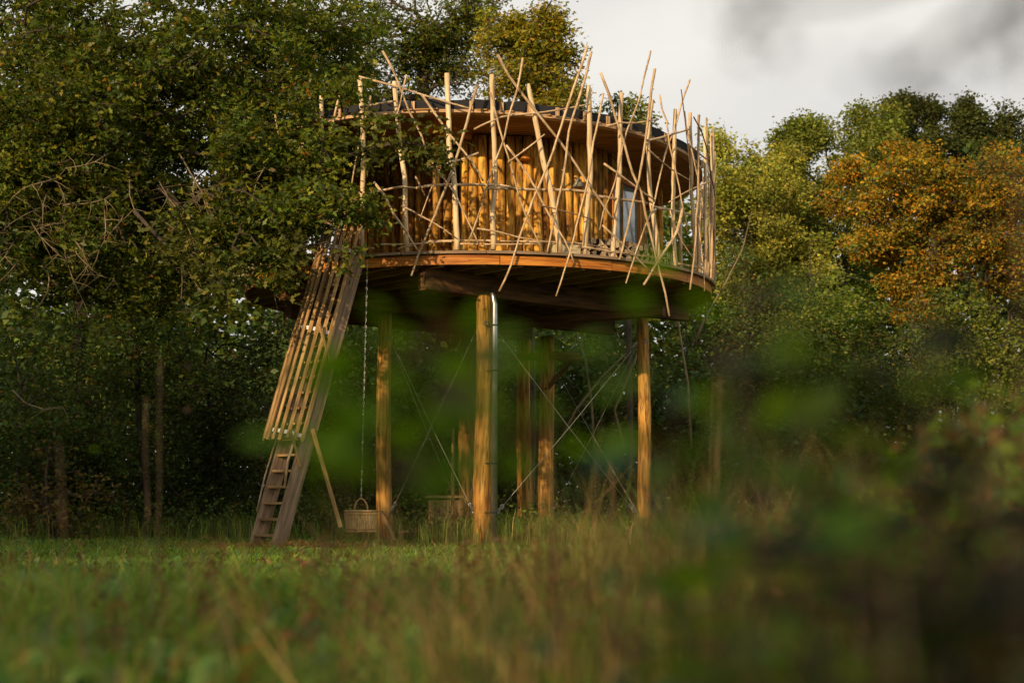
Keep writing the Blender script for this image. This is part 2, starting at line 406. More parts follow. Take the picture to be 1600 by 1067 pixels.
def skeleton(base, top, pts, seed, r_trunk, pen=0.35, nodes=9, bend=0.5):
    """grow edges: trunk nodes then every cluster point tied to the nearest earlier node"""
    r = np.random.default_rng(seed)
    b = np.array(base, float); t_ = np.array(top, float)
    tr = [b + (t_ - b) * k / (nodes - 1) for k in range(nodes)]
    off = np.cumsum(r.normal(scale=bend / nodes, size=(nodes, 3)), axis=0) * (1, 1, 0)
    tr = [p + o for p, o in zip(tr, off - off[0])]
    nod = list(tr); par = [-1] + list(range(nodes - 1))
    low = 2
    A = np.array(nod)
    d = np.min(np.linalg.norm(pts[:, None] - A[None, low:], axis=2), axis=1)
    order = np.argsort(d)
    allp = np.zeros((nodes + 2 * len(pts), 3)); allp[:nodes] = A; cost = np.zeros(len(allp)); cnt = nodes
    cost[:low] = 1e6
    for i in order:
        p = pts[i]
        dv = p - allp[:cnt]; dist = np.linalg.norm(dv, axis=1)
        j = int(np.argmin(dist + pen * cost[:cnt] + np.where(dv[:, 2] < -0.3, 0.3, 0)))
        if dist[j] > 0.35:
            q = (allp[j] + p) / 2 + r.normal(scale=0.12 * dist[j], size=3) + (0, 0, 0.06 * dist[j])
            allp[cnt] = q; par.append(j); cost[cnt] = cost[j] + dist[j] / 2 if j >= nodes else dist[j] / 2; cnt += 1
            j2 = cnt - 1
        else: j2 = j
        allp[cnt] = p; par.append(j2); cost[cnt] = (cost[j] if j >= nodes else 0) + dist[j]; cnt += 1
    allp = allp[:cnt]
    w = np.ones(cnt)
    for i in range(cnt - 1, 0, -1):
        if par[i] >= 0: w[par[i]] += w[i]
    rad = 0.006 + (r_trunk - 0.006) * (w / w[0]) ** 0.48
    return allp, par, rad, nodes
def branch_mesh(name, allp, par, rad, nodes, mat, parent, minr=0.0, trunk=True, n_small=4):
    V = []; Fc = []; uv = []
    def seg(p0, p1, r0, r1, n):
        t = Vector(p1 - p0)
        if t.length < 1e-4: return
        a = t.orthogonal().normalized(); bb = t.normalized().cross(a); b0 = len(V)
        for p, r in ((Vector(p0), r0), (Vector(p1), r1)):
            for k in range(n):
                an = 2 * math.pi * k / n; V.append(p + (a * math.cos(an) + bb * math.sin(an)) * r)
        for k in range(n):
            k2 = (k + 1) % n; Fc.append((b0 + k, b0 + k2, b0 + n + k2, b0 + n + k))
            uv.extend([(k * .1, 0), (k * .1 + .1, 0), (k * .1 + .1, t.length), (k * .1, t.length)])
    for i in range(1, len(allp)):
        j = par[i]
        if rad[i] < minr: continue
        r0 = min(rad[j], rad[i] * 1.6) if i >= nodes else rad[j]
        seg(allp[j], allp[i], r0, rad[i], 8 if rad[i] > .04 else n_small)
    me = bpy.data.meshes.new(name); me.from_pydata([tuple(v) for v in V], [], Fc)
    l = me.uv_layers.new(name='UVMap'); l.data.foreach_set('uv', np.array(uv, dtype=np.float32).ravel())
    me.polygons.foreach_set('use_smooth', [True] * len(Fc)); me.materials.append(mat); me.update()
    return link(name, me, parent)
def tree(name, label, cat, base, blobs, ncl, nleaf, size, shape, palette, r_trunk=0.2, group=None, top=None, seed=1,
         crad=0.4, gap=0.0, gapf=1.3, shell=0.45, tufts=0, tr=.5, bark='bark', minr=0.0, trunk_name='trunk', droop=0.25, mat='leaf', flat=0.55, lonely=0.1, tint=0.2):
    base = Vector(base); root = empty(name, base, label, cat, group)
    big = list(blobs); q_ = random.Random(seed)
    for _ in range(tufts):
        b = q_.choice(big); an = q_.uniform(-1.2, 1.2); ph = q_.uniform(-.8, .8); rr_ = q_.uniform(.5, 1) * tr
        blobs = blobs + [(b[0] + Vector((math.sin(an)*b[1]*1.02, math.sin(ph)*b[2]*.6, math.cos(an)*b[3]*1.08)), rr_*.7, rr_*.7, rr_*q_.uniform(.8, 1.5), 2.2)]
    cl = sample_blobs(blobs, ncl, shell, gapf, gap, seed)
    if top is None:
        c = sum((b[0] for b in blobs), Vector()) / len(blobs); top = (c.x, c.y, max(b[0].z for b in blobs))
    A, par, rad, nodes = skeleton(base, top, cl, seed, r_trunk)
    branch_mesh(trunk_name, A, par, rad, nodes, M[bark], root, minr)
    ix = rng.integers(0, ncl, nleaf)
    off = rng.normal(size=(nleaf, 3)) * (crad * .55, crad * .55, crad * .55 * flat)
    Pn = cl[ix] + off; Pn[:, 2] = np.maximum(Pn[:, 2], 0.05)
    cols = pick(palette, nleaf)
    ct = rng.uniform(1 - tint, 1 + tint, (ncl, 1)) * rng.uniform(0.93, 1.07, (ncl, 3))       # clumps differ in hue as real sprays do
    cols = cols * ct[ix]
    leaves('crown', Pn, size, shape, palette, M[mat], root, droop=droop, colors=cols)
    return root
def B(px, py, Y, rx, rz, ry, wt=1.0):
    """blob centred at a photo position at distance Y; rx, rz in photo px, ry in metres"""
    return (P(px, py, Y), rx * Y / F, ry, rz * Y / F, wt)

OAK = [((0.078, 0.108, 0.011), 5), ((0.115, 0.135, 0.013), 4), ((0.050, 0.078, 0.013), 4), ((0.20, 0.185, 0.018), 1.3), ((0.20, 0.10, 0.012), .25)]
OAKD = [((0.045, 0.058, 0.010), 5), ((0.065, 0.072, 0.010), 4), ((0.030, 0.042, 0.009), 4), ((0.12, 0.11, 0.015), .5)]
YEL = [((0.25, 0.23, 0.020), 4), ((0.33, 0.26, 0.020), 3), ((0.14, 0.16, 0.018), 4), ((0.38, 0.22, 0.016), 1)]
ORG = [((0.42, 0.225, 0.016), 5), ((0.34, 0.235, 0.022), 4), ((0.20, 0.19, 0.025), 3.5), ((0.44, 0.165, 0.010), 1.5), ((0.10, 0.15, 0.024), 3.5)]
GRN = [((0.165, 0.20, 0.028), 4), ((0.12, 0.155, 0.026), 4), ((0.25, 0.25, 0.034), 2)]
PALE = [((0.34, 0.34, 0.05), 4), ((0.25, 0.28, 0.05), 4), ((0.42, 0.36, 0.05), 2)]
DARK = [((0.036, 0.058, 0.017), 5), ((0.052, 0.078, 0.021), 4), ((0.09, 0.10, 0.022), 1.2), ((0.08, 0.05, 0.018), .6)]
MIDG = [((0.085, 0.135, 0.028), 5), ((0.062, 0.105, 0.025), 4), ((0.17, 0.17, 0.026), 1.5), ((0.14, 0.09, 0.025), .6)]
BRWN = [((0.15, 0.105, 0.03), 3), ((0.11, 0.105, 0.026), 3), ((0.19, 0.12, 0.035), 2)]

# ================================================================ TREE HOUSE
CX, CY = -0.58, 26.4
RD = 4.05                      # deck radius
ZD = 4.43                      # deck top
def zroof(x, y): return 6.62 - 0.03 * (x - CX) - 0.035 * (y - 22.4)
house = empty('tree_house', (CX, CY, 0), 'round log tree house on tall posts ringed by a tangle of pale sticks', 'tree house')

def ringY(x, y, R):
    """world Y where the ray through (x,y) first meets the vertical cylinder of radius R round the house"""
    d = ray(x, y); a = d[0]**2 + d[1]**2; b = -2 * (d[0]*CX + d[1]*CY); c = CX**2 + CY**2 - R*R
    q = b*b - 4*a*c
    t = (-b - math.sqrt(q)) / (2*a) if q > 0 else -b / (2*a)
    return t * d[1]

# --- support posts
posts = {'F': (-0.44, 23.4, .138, 3.92), 'R': (2.27, 26.1, .112, 3.9), 'L': (-2.16, 25.6, .125, 3.9), 'B1': (0.67, 29.3, .145, 3.9), 'B2': (0.24, 29.9, .14, 3.9), 'B3': (-0.82, 28.0, .15, 3.9)}
for k, (x, y, r, zt) in posts.items():
    pts = []; rr = []; n = 26
    for i in range(n):
        z = -0.1 + (zt + 0.1) * i / (n - 1)
        pts.append((x + 0.018 * math.sin(z * 1.3 + x * 5), y + 0.015 * math.cos(z * 1.1), z)); rr.append(r * (1.10 - 0.20 * z / zt))
    MB().tube(pts, rr, 16, True, 0.045).build('support_post', M['post'], house)
# strap of shaved top on the front post
# --- beams
bd = Vector((0.741, 0.672, 0)); jd = Vector((0.672, -0.741, 0))
def beam(p0, p1, z, w=.18, h=.34, mat='beam', name='beam', end=True):
    p0 = Vector((*p0, z)); p1 = Vector((*p1, z))
    return MB().box(p0, p1, w, h, ch=0.012).build(name, M[mat], house)
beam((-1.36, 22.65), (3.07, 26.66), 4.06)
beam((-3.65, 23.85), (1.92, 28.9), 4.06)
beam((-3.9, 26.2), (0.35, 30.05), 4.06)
# cross beams
beam((-1.9, 26.9), (2.5, 22.05 + 2.6), 3.84 - .03, .12, .14)
def chord(px, py, dx, dy, R):
    ox, oy = px - CX, py - CY; b = ox*dx + oy*dy; c = ox*ox + oy*oy - R*R; q = b*b - c
    if q <= 0: return None
    s = math.sqrt(q); return (-b - s, -b + s)
k = -3.9
while k < 3.9:                 # joists
    px, py = CX + bd.x*k, CY + bd.y*k; c = chord(px, py, jd.x, jd.y, RD - .06)
    if c and c[1] - c[0] > .5:
        p0 = Vector((px + jd.x*c[0], py + jd.y*c[0], 4.30)); p1 = Vector((px + jd.x*c[1], py + jd.y*c[1], 4.30))
        MB().box(p0, p1, .06, .17).build('joist', M['slat'], house)
    k += .45
k = -4.0
while k < 4.0:                 # deck boards
    px, py = CX + jd.x*k, CY + jd.y*k; c = chord(px, py, bd.x, bd.y, RD - .03)
    if c and c[1] - c[0] > .3:
        p0 = Vector((px + bd.x*c[0], py + bd.y*c[0], 4.405)); p1 = Vector((px + bd.x*c[1], py + bd.y*c[1], 4.405))
        MB().box(p0, p1, .135, .034).build('deck_board', M['slat'], house)
    k += .143
# fascia ring in segments, top lip ring
for i in range(14):
    a0 = 2*math.pi*i/14 + .1; a1 = a0 + 2*math.pi/14 - .003
    MB().arc((CX, CY), RD - .03, RD + .012 + rnd.uniform(-.003, .003), 4.235, 4.375, a0, a1, 8).build('fascia_board', M['orange'], house)
for i in range(20):
    a0 = 2*math.pi*i/20 + .05; a1 = a0 + 2*math.pi/20 - .004
    MB().arc((CX, CY), RD - .12, RD + .075 + rnd.uniform(-.006, .006), 4.395, 4.437, a0, a1, 6).build('deck_edge_board', M['grey'], house)
# low landing bracket on the back post
MB().box((0.72, 29.2, 3.52), (1.32, 29.2, 3.50), .14, .15, ch=.01).build('bracket_beam', M['slat'], house)
MB().box((0.66, 29.2, 2.85), (1.15, 29.2, 3.42), .09, .09).build('brace', M['beam'], house)
MB().box((-0.2, 29.35, 3.50), (0.6, 29.3, 3.50), .10, .12).build('bracket_beam', M['beam'], house)
MB().tube([(1.22, 29.3, 3.75), (1.1, 29.3, 3.62), (1.06, 29.3, 3.5)], .012, 6).build('hook', M['steel'], house)
MB().tube([(1.95, 28.75, 4.0), (2.0, 28.7, 3.9), (2.05, 28.7, 3.78)], .016, 6).build('hook', M['steel'], house)
# strut near left post
MB().tube([P(596, 800, 25.2), P(620, 852, 24.6)], .04, 8, lump=.08).build('ground_strut', M['slat'], house)

# --- bracing cables
def cable(a, b, tb=True):
    a = Vector(a); b = Vector(b); mid = (a + b) / 2 - Vector((0, 0, 0.03))
    c = MB().tube([a, mid, b], .0052, 5).build('bracing_cable', M['wire'], house)
    if tb:
        d = (a - b).normalized(); s = d.orthogonal().normalized()
        q = b + d * .10; m = MB()
        m.tube([q + s*.022, q + d*.17 + s*.022], .007, 5); m.tube([q - s*.022, q + d*.17 - s*.022], .007, 5)
        m.tube([q - s*.026, q + s*.026], .011, 5); m.tube([q + d*.17 - s*.026, q + d*.17 + s*.026], .011, 5)
        m.tube([b, q], .008, 5)
        ring = [q + d*(.235 + .045*math.cos(t)) + s*.028*math.sin(t) for t in np.linspace(0, 6.283, 11)]
        m.tube(ring, .007, 5, False)
        o = m.mesh('turnbuckle', M['steel']); ob = bpy.data.objects.new('turnbuckle', o); col.objects.link(ob); ob.parent = c
for (a, b) in (('L', 'F'), ('F', 'R'), ('R', 'B1'), ('L', 'B3')):
    A_, B_ = posts[a], posts[b]
    for (p, q) in ((A_, B_), (B_, A_)):
        v = Vector((q[0]-p[0], q[1]-p[1], 0)).normalized()
        cable((p[0] + v.x*p[2], p[1] + v.y*p[2], 3.45 if p is not A_ else 3.5), (q[0] - v.x*(q[2]+.005), q[1] - v.y*(q[2]+.005), .42))
for (a, b) in (('L', 'F'), ('F', 'R')):
    for kx in (a, b):
        x, y, r, zt = posts[kx]
        ring = [Vector((x + (r+.03) * math.cos(t) * .2 + .03, y - r - .015, 3.46 + .03*math.sin(t))) for t in np.linspace(0, 6.283, 9)]
        MB().tube(ring, .007, 5, False).build('eye_bolt', M['steel'], house)

# --- drain pipe beside the front post
x = P(773, 600, 23.3).x
dp = MB().tube([(x - .06, 23.25, 4.02), (x - .02, 23.2, 3.86), (x, 23.2, 3.74), (x, 23.2, 0.05)], [.028, .04, .045, .045], 14).build('drain_pipe', M['steel'], house)
for z in (3.42, 2.72, 1.30, 0.55):
    m = MB().tube([(x, 23.2, z - .012), (x, 23.2, z + .012)], .051, 14); m.box((x - .04, 23.2, z), (x - .2, 23.32, z), .014, .02)
    o = bpy.data.objects.new('pipe_clamp', m.mesh('pipe_clamp', M['membrane'])); col.objects.link(o); o.parent = dp

# --- cabin: ring of logs
KX, KY, KR = -0.36, 26.4, 2.62
m = MB(); n = 64
m.arc((KX, KY), KR - .16, KR - .10, ZD, 6.45, R_(-7), R_(258), 54); m.box((-0.90, 23.95, 5.44), (-0.83, 25.45, 5.44), .05, 2.02); m.box((-0.85, 25.47, 5.44), (-2.75, 25.87, 5.44), .05, 2.02); m.build('inner_wall', M['inner'], house)
a = -math.pi; W0, W1 = R_(50), R_(76)
logm = []
for v in range(16):
    r = rnd.uniform(.055, .088); pts = []; rr = []
    ph = rnd.uniform(0, 6)
    for i in range(7):
        z = (6.53 - ZD) * i / 6; pts.append((.008 * math.sin(z*2+ph), .008*math.cos(z*1.7+ph), z)); rr.append(r * (1.06 - .12 * i / 6))
    logm.append((r, MB().tube(pts, rr, 10, True, .05).mesh('log', M['log'])))
while a < math.pi - .01:
    r, me = rnd.choice(logm); da = (2*r*.985) / KR
    a += da / 2
    if not (W0 - .02 < a < W1 + .02) and not (R_(-100) < a < R_(-9)):
        rr = KR + rnd.uniform(-.025, .03)
        o = bpy.data.objects.new('log', me); col.objects.link(o); o.parent = house
        o.location = (KX + rr*math.sin(a) - CX, KY - rr*math.cos(a) - CY, ZD)
        o.rotation_euler = (0, 0, rnd.uniform(0, 6.28))
    a += da / 2
def wall_line(p0, p1):
    p0 = Vector(p0); p1 = Vector(p1); d = (p1 - p0).normalized(); t = 0; Lw = (p1 - p0).length
    while t < Lw:
        r, me = rnd.choice(logm); q = p0 + d * (t + r)
        o = bpy.data.objects.new('log', me); col.objects.link(o); o.parent = house
        o.location = (q.x - CX, q.y - CY, ZD); o.rotation_euler = (0, 0, rnd.uniform(0, 6.28)); t += 2 * r * .985
wall_line((KX - KR*math.sin(R_(9)) + .02, KY - KR*math.cos(R_(9)) + .05), (-0.95, 25.3))
wall_line((-1.02, 25.35), (KX - KR*math.sin(R_(78)), 25.75))
# window
def wp(a, z, r): return Vector((KX + r*math.sin(a), KY - r*math.cos(a), z))
zs0, zs1 = 4.98, 6.08
wf = MB()
pa, pb = wp(W0, 0, KR - .01), wp(W1, 0, KR - .01)
wd = (pb - pa).normalized(); wn = Vector((wd.y, -wd.x, 0))
def wz(p, z, o=0): return Vector((p.x, p.y, z)) + wn * o
wf.box(wz(pa, zs0), wz(pa, zs1 + .04), .07, .12, wn); wf.box(wz(pb, zs0), wz(pb, zs1 + .04), .07, .12, wn)
wf.box(wz(pa + wd*.036, zs1), wz(pb - wd*.036, zs1), .12, .07)
wo = wf.build('window', M['orange'], house)
def sub(name, mb, mat, par):
    o = bpy.data.objects.new(name, mb.mesh(name, M[mat])); col.objects.link(o); o.parent = par; return o
sub('sill', MB().box(wz(pa - wd*.06, zs0 - .035, .05), wz(pb + wd*.06, zs0 - .035, .05), .22, .06), 'orange', wo)
sub('pane', MB().box(wz(pa + wd*.036, (zs0+zs1)/2), wz(pb - wd*.036, (zs0+zs1)/2), .02, zs1 - zs0 - .06), 'glass', wo)
sub('mullion', MB().box(wz(pa.lerp(pb, .36), zs0, .02), wz(pa.lerp(pb, .36), zs1 - .04, .02), .03, .04, wn), 'log', wo)
m = MB().box(wz(pa, (ZD + zs0 - .08)/2), wz(pb, (ZD + zs0 - .08)/2), .05, zs0 - .08 - ZD); m.build('apron_board', M['slat'], house)
m = MB().box(wz(pa, 6.34), wz(pb, 6.34), .05, .42); m.build('header_board', M['log'], house)
# wall lamps
for a_, z_, mt in ((R_(12), 6.22, 'orange'), (R_(31), 5.85, 'lampshade')):
    c = wp(a_, z_, KR + .16); m = MB()
    m.tube([c + Vector((0, 0, .05)), c, c - Vector((0, 0, .10))], [.02, .05, .105], 14)
    lo = m.build('wall_lamp', M[mt], house)
    sub('lamp_arm', MB().tube([c + Vector((0, 0, .05)), wp(a_, z_ + .08, KR + .05)], .012, 6), 'steel', lo)

# --- roof
for k, ii in zip(np.arange(-3.9, 3.95, .125), range(99)):
    # soffit boards run along the beam direction turned a little
    dxx, dyy = math.cos(R_(-12)), math.sin(R_(-12)); nx_, ny_ = -dyy, dxx
    px, py = CX + nx_*k, CY + ny_*k; c = chord(px, py, dxx, dyy, RD - .14)
    if c and c[1] - c[0] > .3:
        x0, y0 = px + dxx*c[0], py + dyy*c[0]; x1, y1 = px + dxx*c[1], py + dyy*c[1]
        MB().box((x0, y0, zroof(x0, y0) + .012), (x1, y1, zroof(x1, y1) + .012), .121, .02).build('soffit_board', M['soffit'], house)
m = MB(); ringp = [(CX + 3.88*math.sin(t), CY - 3.88*math.cos(t)) for t in np.linspace(0, 2*math.pi, 73)[:-1]]
b0 = len(m.v)
for z in (.03, .16):
    for p in ringp: m.v.append(Vector((p[0], p[1], zroof(*p) + z)))
nn = 72
m.face(list(range(b0, b0+nn))[::-1], [(0, 0)]*nn); m.face(list(range(b0+nn, b0+2*nn)), [(0, 0)]*nn)
for k in range(nn): m.face([b0+k, b0+(k+1) % nn, b0+nn+(k+1) % nn, b0+nn+k], [(0, 0)]*4)
m.build('roof_deck', M['membrane'], house)
for i in range(16):
    a0 = 2*math.pi*i/16; a1 = a0 + 2*math.pi/16 - .003
    MB().arc((CX, CY), 3.80, 3.93, lambda x, y: zroof(x, y) - .035, lambda x, y: zroof(x, y) + .012, a0, a1, 6).build('rim_board', M['rim'], house)
    MB().arc((CX, CY), 3.885, 3.915, lambda x, y: zroof(x, y) + .014, lambda x, y: zroof(x, y) + .165 + .012*math.sin(9*x), a0, a1 + .002, 12, .004).build('membrane_strip', M['membrane'], house)
for i in range(56):
    a_ = 2*math.pi*(i + rnd.uniform(-.12, .12))/56; r = 3.945
    x, y = CX + r*math.sin(a_), CY - r*math.cos(a_)
    if rnd.random() < .12: continue
    MB().box((x, y, zroof(x, y) + .0), (x, y, zroof(x, y) + .135), .055, .035, (math.sin(a_), -math.cos(a_), 0)).build('roof_cleat', M['rim'], house)
# beam and inner post under the roof
MB().box((-1.30, 23.05, 6.565), (0.55, 25.6, 6.53), .30, .19).build('roof_beam', M['orange'], house)
MB().tube([(-1.19, 23.4, ZD), (-1.19, 23.41, 5.4), (-1.2, 23.4, 6.47)], [.062, .058, .052], 12, lump=.03).build('porch_post', M['log'], house)
for a_ in (R_(100), R_(160), R_(220), R_(285)):
    x, y = CX + 3.3*math.sin(a_), CY - 3.3*math.cos(a_)
    MB().tube([(x, y, ZD), (x, y, 5.5), (x, y, 6.58)], .06, 12, lump=.03).build('porch_post', M['log'], house)

# --- railing: posts, rails and sticks, traced where they stand on the deck rim
def trace(pts, rpx, name, mat, R=4.12, n=7, taper=.35, flip=False, lump=.07):
    Y0 = ringY(*pts[0], R); Y1 = ringY(*pts[-1], R)
    d = [0]
    for a_, b_ in zip(pts, pts[1:]): d.append(d[-1] + math.dist(a_, b_))
    W = [P(x, y, Y0 + (Y1 - Y0) * s / d[-1]) for (x, y), s in zip(pts, d)]
    # insert soft in-between points
    Q = []
    for i in range(len(W) - 1):
        L_ = (W[i+1] - W[i]).length; k = max(1, int(L_ / .16))
        for j in range(k):
            t = j / k; p0 = W[max(i-1, 0)]; p1 = W[i]; p2 = W[i+1]; p3 = W[min(i+2, len(W)-1)]
            q = .5*((2*p1) + (p2-p0)*t + (2*p0-5*p1+4*p2-p3)*t*t + (3*p1-p0-3*p2+p3)*t**3)
            Q.append(q + Vector((rnd.gauss(0, .003), rnd.gauss(0, .003), 0)))
    Q.append(W[-1])
    r = rpx / F * 22.6; m = len(Q)
    rr = [r * ((1 - taper * i / (m-1)) if not flip else (1 - taper + taper * i / (m-1))) for i in range(m)]
    mb = MB().tube(Q, rr, n, True, lump)
    if rpx < 2.6:                                     # snags where side twigs were cut
        for i in range(2, m - 2, 4):
            s = Vector((rnd.gauss(0, 1), rnd.gauss(0, 1), rnd.gauss(0, 1))).normalized() * (rr[i] + .018)
            mb.tube([Q[i], Q[i] + s], rr[i] * .45, 4, True)
    return mb.build(name, M[mat], house)
POSTS = [  # top -> foot on the deck
 ([(502,150),(503,240),(505,320),(506,412)],3.8), ([(562,122),(566,180),(568,240),(566,320),(566,402)],4.2),
 ([(616,128),(621,180),(625,230),(632,275),(634,365),(636,396)],4.2), ([(698,115),(701,190),(702,230),(708,270),(712,330),(714,391)],4.6),
 ([(769,117),(771,200),(774,275),(770,330),(771,390)],4.3), ([(825,132),(834,175),(846,237),(856,280),(864,317),(875,396)],4.6),
 ([(919,134),(921,180),(921,227),(923,275),(919,317),(913,399)],4.6), ([(971,145),(969,200),(968,270),(963,324),(957,404)],4.0),
 ([(1019,156),(1013,203),(1014,275),(1018,317),(1025,364),(1030,411)],4.1), ([(1055,171),(1053,251),(1052,313),(1052,364),(1056,422)],3.7),
 ([(1078,176),(1080,251),(1081,313),(1085,370),(1085,430)],3.5), ([(1101,199),(1102,275),(1102,350),(1103,442)],3.4), ([(1112,208),(1113,313),(1112,452)],3.5),
 ([(451,250),(449,330),(447,430)],4.0), ([(474,215),(476,330),(474,420)],4.4), ([(383,205),(381,300),(381,440)],4.2), ([(397,200),(398,320),(396,440)],4.0), ([(421,240),(421,330),(420,436)],4.0)]
for p, r in POSTS: trace(p, r, 'railing_post', 'pole', 3.99, 9, .12, True, .05)
STK = [
 ([(560,120),(590,128),(625,137),(665,150),(735,170)],1.9),([(563,168),(590,163),(618,158)],2.2),
 ([(598,80),(612,105),(625,138),(640,175),(658,210),(668,240),(680,262),(690,275),(712,305),(748,382)],1.9),
 ([(635,117),(630,140),(625,165),(619,185)],1.4),([(659,148),(700,207),(735,250),(755,283)],2.0),
 ([(746,133),(735,172),(718,232),(703,275),(680,335),(657,390),(643,431)],2.6),
 ([(766,145),(774,175),(786,220),(800,265),(812,310),(828,350),(848,392)],1.7),
 ([(741,202),(784,183),(839,177),(884,170),(921,163)],1.6),([(661,265),(690,258),(720,250),(748,239)],2.2),
 ([(794,254),(820,235),(851,210)],1.6),
 ([(777,86),(796,120),(832,168),(870,215),(894,249),(922,292),(945,325),(958,343)],2.4),
 ([(817,91),(808,141),(795,180),(788,215),(770,262),(758,300),(745,345),(732,376)],1.8),
 ([(918,72),(896,139),(884,175),(870,220),(853,265),(833,313),(811,373),(798,415),(780,455)],2.3),
 ([(924,81),(913,127),(901,165),(889,206),(885,242),(878,289),(872,313),(866,345),(855,394)],2.2),
 ([(943,146),(937,180),(927,222),(922,263),(910,317),(901,352),(893,387),(882,422),(869,463)],1.9),
 ([(938,114),(951,148),(965,194),(976,227),(989,273),(1002,300),(1009,336),(1019,375),(1027,411),(1039,457),(1046,494)],2.3),
 ([(1017,80),(1006,122),(997,160),(980,203),(970,242),(961,285),(943,331),(937,360)],1.6),
 ([(1024,108),(1018,139),(1012,194),(1005,242),(998,280),(990,312),(981,352),(968,406)],2.4),
 ([(948,197),(970,192),(989,193),(1028,187)],1.6),([(1011,220),(1030,216),(1047,211),(1078,202)],2.1),
 ([(1078,125),(1064,165),(1054,203),(1044,227),(1033,266),(1020,324),(1004,364),(990,406),(978,443)],1.8),
 ([(1031,148),(1034,170),(1042,189),(1046,227),(1056,270),(1065,312),(1072,347),(1074,368)],1.6),
 ([(944,256),(964,270),(990,289),(1005,301),(1023,313)],1.8),([(941,352),(971,380),(995,403),(1016,425)],1.7),
 ([(1011,233),(1047,263),(1078,282)],1.5),([(1107,284),(1071,301),(1045,316)],1.6),
 ([(1092,180),(1091,251),(1091,313),(1088,340),(1086,387),(1078,453)],2.3),
 ([(1094,290),(1098,320),(1093,350),(1098,411),(1101,455)],1.6),
 ([(1069,174),(1072,199),(1083,244),(1092,285),(1097,313),(1100,345)],1.7),
 ([(1104,184),(1106,250),(1108,313),(1110,420)],1.5),([(1115,199),(1116,275),(1118,452)],1.5),
 ([(1075,225),(1090,238),(1104,249)],1.9),([(1067,326),(1058,361),(1045,383),(1030,406),(1006,445)],2.9),
 ([(1047,329),(1052,347),(1066,378),(1080,399),(1091,418)],1.2),
 ([(584,285),(600,305),(616,336),(635,362),(652,391)],2.2),([(649,276),(664,306)],1.6),([(627,322),(672,345),(706,367)],1.8),
 ([(791,227),(815,258),(834,290),(850,322),(863,345),(882,375),(897,411)],1.9),
 ([(746,357),(778,362),(810,371),(860,379)],1.5),
 ([(700,232),(690,258),(672,300),(655,345)],1.2),
 ([(455,330),(463,365),(475,403)],2.0),([(486,320),(480,350),(470,390)],1.6),([(520,330),(512,365),(500,400)],2.0),([(545,340),(535,372),(528,398)],1.8),
 ([(530,150),(515,215),(495,290),(470,370)],2.0),([(430,180),(445,260),(470,350)],1.8),([(375,215),(388,300),(402,400)],1.8),([(410,190),(398,270),(380,380)],1.7),
 ([(405,210),(430,300),(447,395)],1.7),([(389,195),(390,300),(389,445)],2.0),([(580,150),(560,230),(545,310),(520,400)],1.7)]
for p, r in STK: trace(p, r, 'railing_stick', 'stick', 4.16, 6, .3)
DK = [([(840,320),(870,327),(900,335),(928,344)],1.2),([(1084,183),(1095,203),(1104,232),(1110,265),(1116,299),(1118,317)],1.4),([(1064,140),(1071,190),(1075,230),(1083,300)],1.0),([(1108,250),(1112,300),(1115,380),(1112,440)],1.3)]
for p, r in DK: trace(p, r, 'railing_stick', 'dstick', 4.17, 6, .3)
RL = [([(579,300),(600,297),(626,292),(650,294)],2.0),([(650,294),(672,290),(695,289),(757,289),(781,289),(804,294)],2.3),([(763,294),(800,295),(841,297),(880,297),(913,299),(934,309)],2.6),
 ([(930,306),(965,311),(1004,316),(1011,318)],2.5),([(1019,323),(1050,329),(1079,336),(1100,342)],2.5),
 ([(440,312),(500,306),(560,302),(585,299)],2.2),([(385,330),(410,320),(450,311)],2.2),
 ([(584,382),(620,382),(654,381),(699,377),(706,378)],1.4),([(622,389),(650,382),(675,377),(705,376),(760,376),(800,377),(860,378)],1.5),([(719,381),(780,382),(841,381)],1.3),
 ([(840,378),(880,379),(929,384),(988,398),(1044,404)],1.6),([(899,385),(925,388),(952,393),(985,397)],1.9),([(1060,412),(1081,416),(1098,420)],1.7),([(400,415),(450,402),(520,394),(584,388)],1.6)]
for p, r in RL: trace(p, r, 'rail', 'stick', 4.05, 8, .15)
# the far side of the railing
for i in range(13):
    a_ = R_(98 + i * 13.5)
    for nm, R0, ln, r, le in (('railing_post', 3.99, 2.55, .043, 0), ('railing_stick', 4.14, 2.9, .02, rnd.uniform(-.6, .6)), ('railing_stick', 4.16, 2.3, .017, rnd.uniform(-.7, .7))):
        a2 = a_ + (0 if nm == 'railing_post' else rnd.uniform(-.1, .1)); z0 = ZD if nm == 'railing_post' else rnd.uniform(3.9, 4.6)
        pts = []
        for j in range(6):
            t = j/5; aa = a2 + le * t / 4
            pts.append((CX + R0*math.sin(aa), CY - R0*math.cos(aa), z0 + ln*t))
        MB().tube(pts, [r, r, r, r*.95, r*.9, r*.8], 7, True, .06).build(nm, M['pole' if nm == 'railing_post' else 'stick'], house)
for z in (5.38, 4.58):
    pts = [(CX + 4.05*math.sin(t), CY - 4.05*math.cos(t), z + .03*math.sin(5*t)) for t in np.linspace(R_(95), R_(262), 40)]
    for s in range(0, 39, 8): MB().tube(pts[s:s+9], .026, 7, True, .08).build('rail', M['stick'], house)

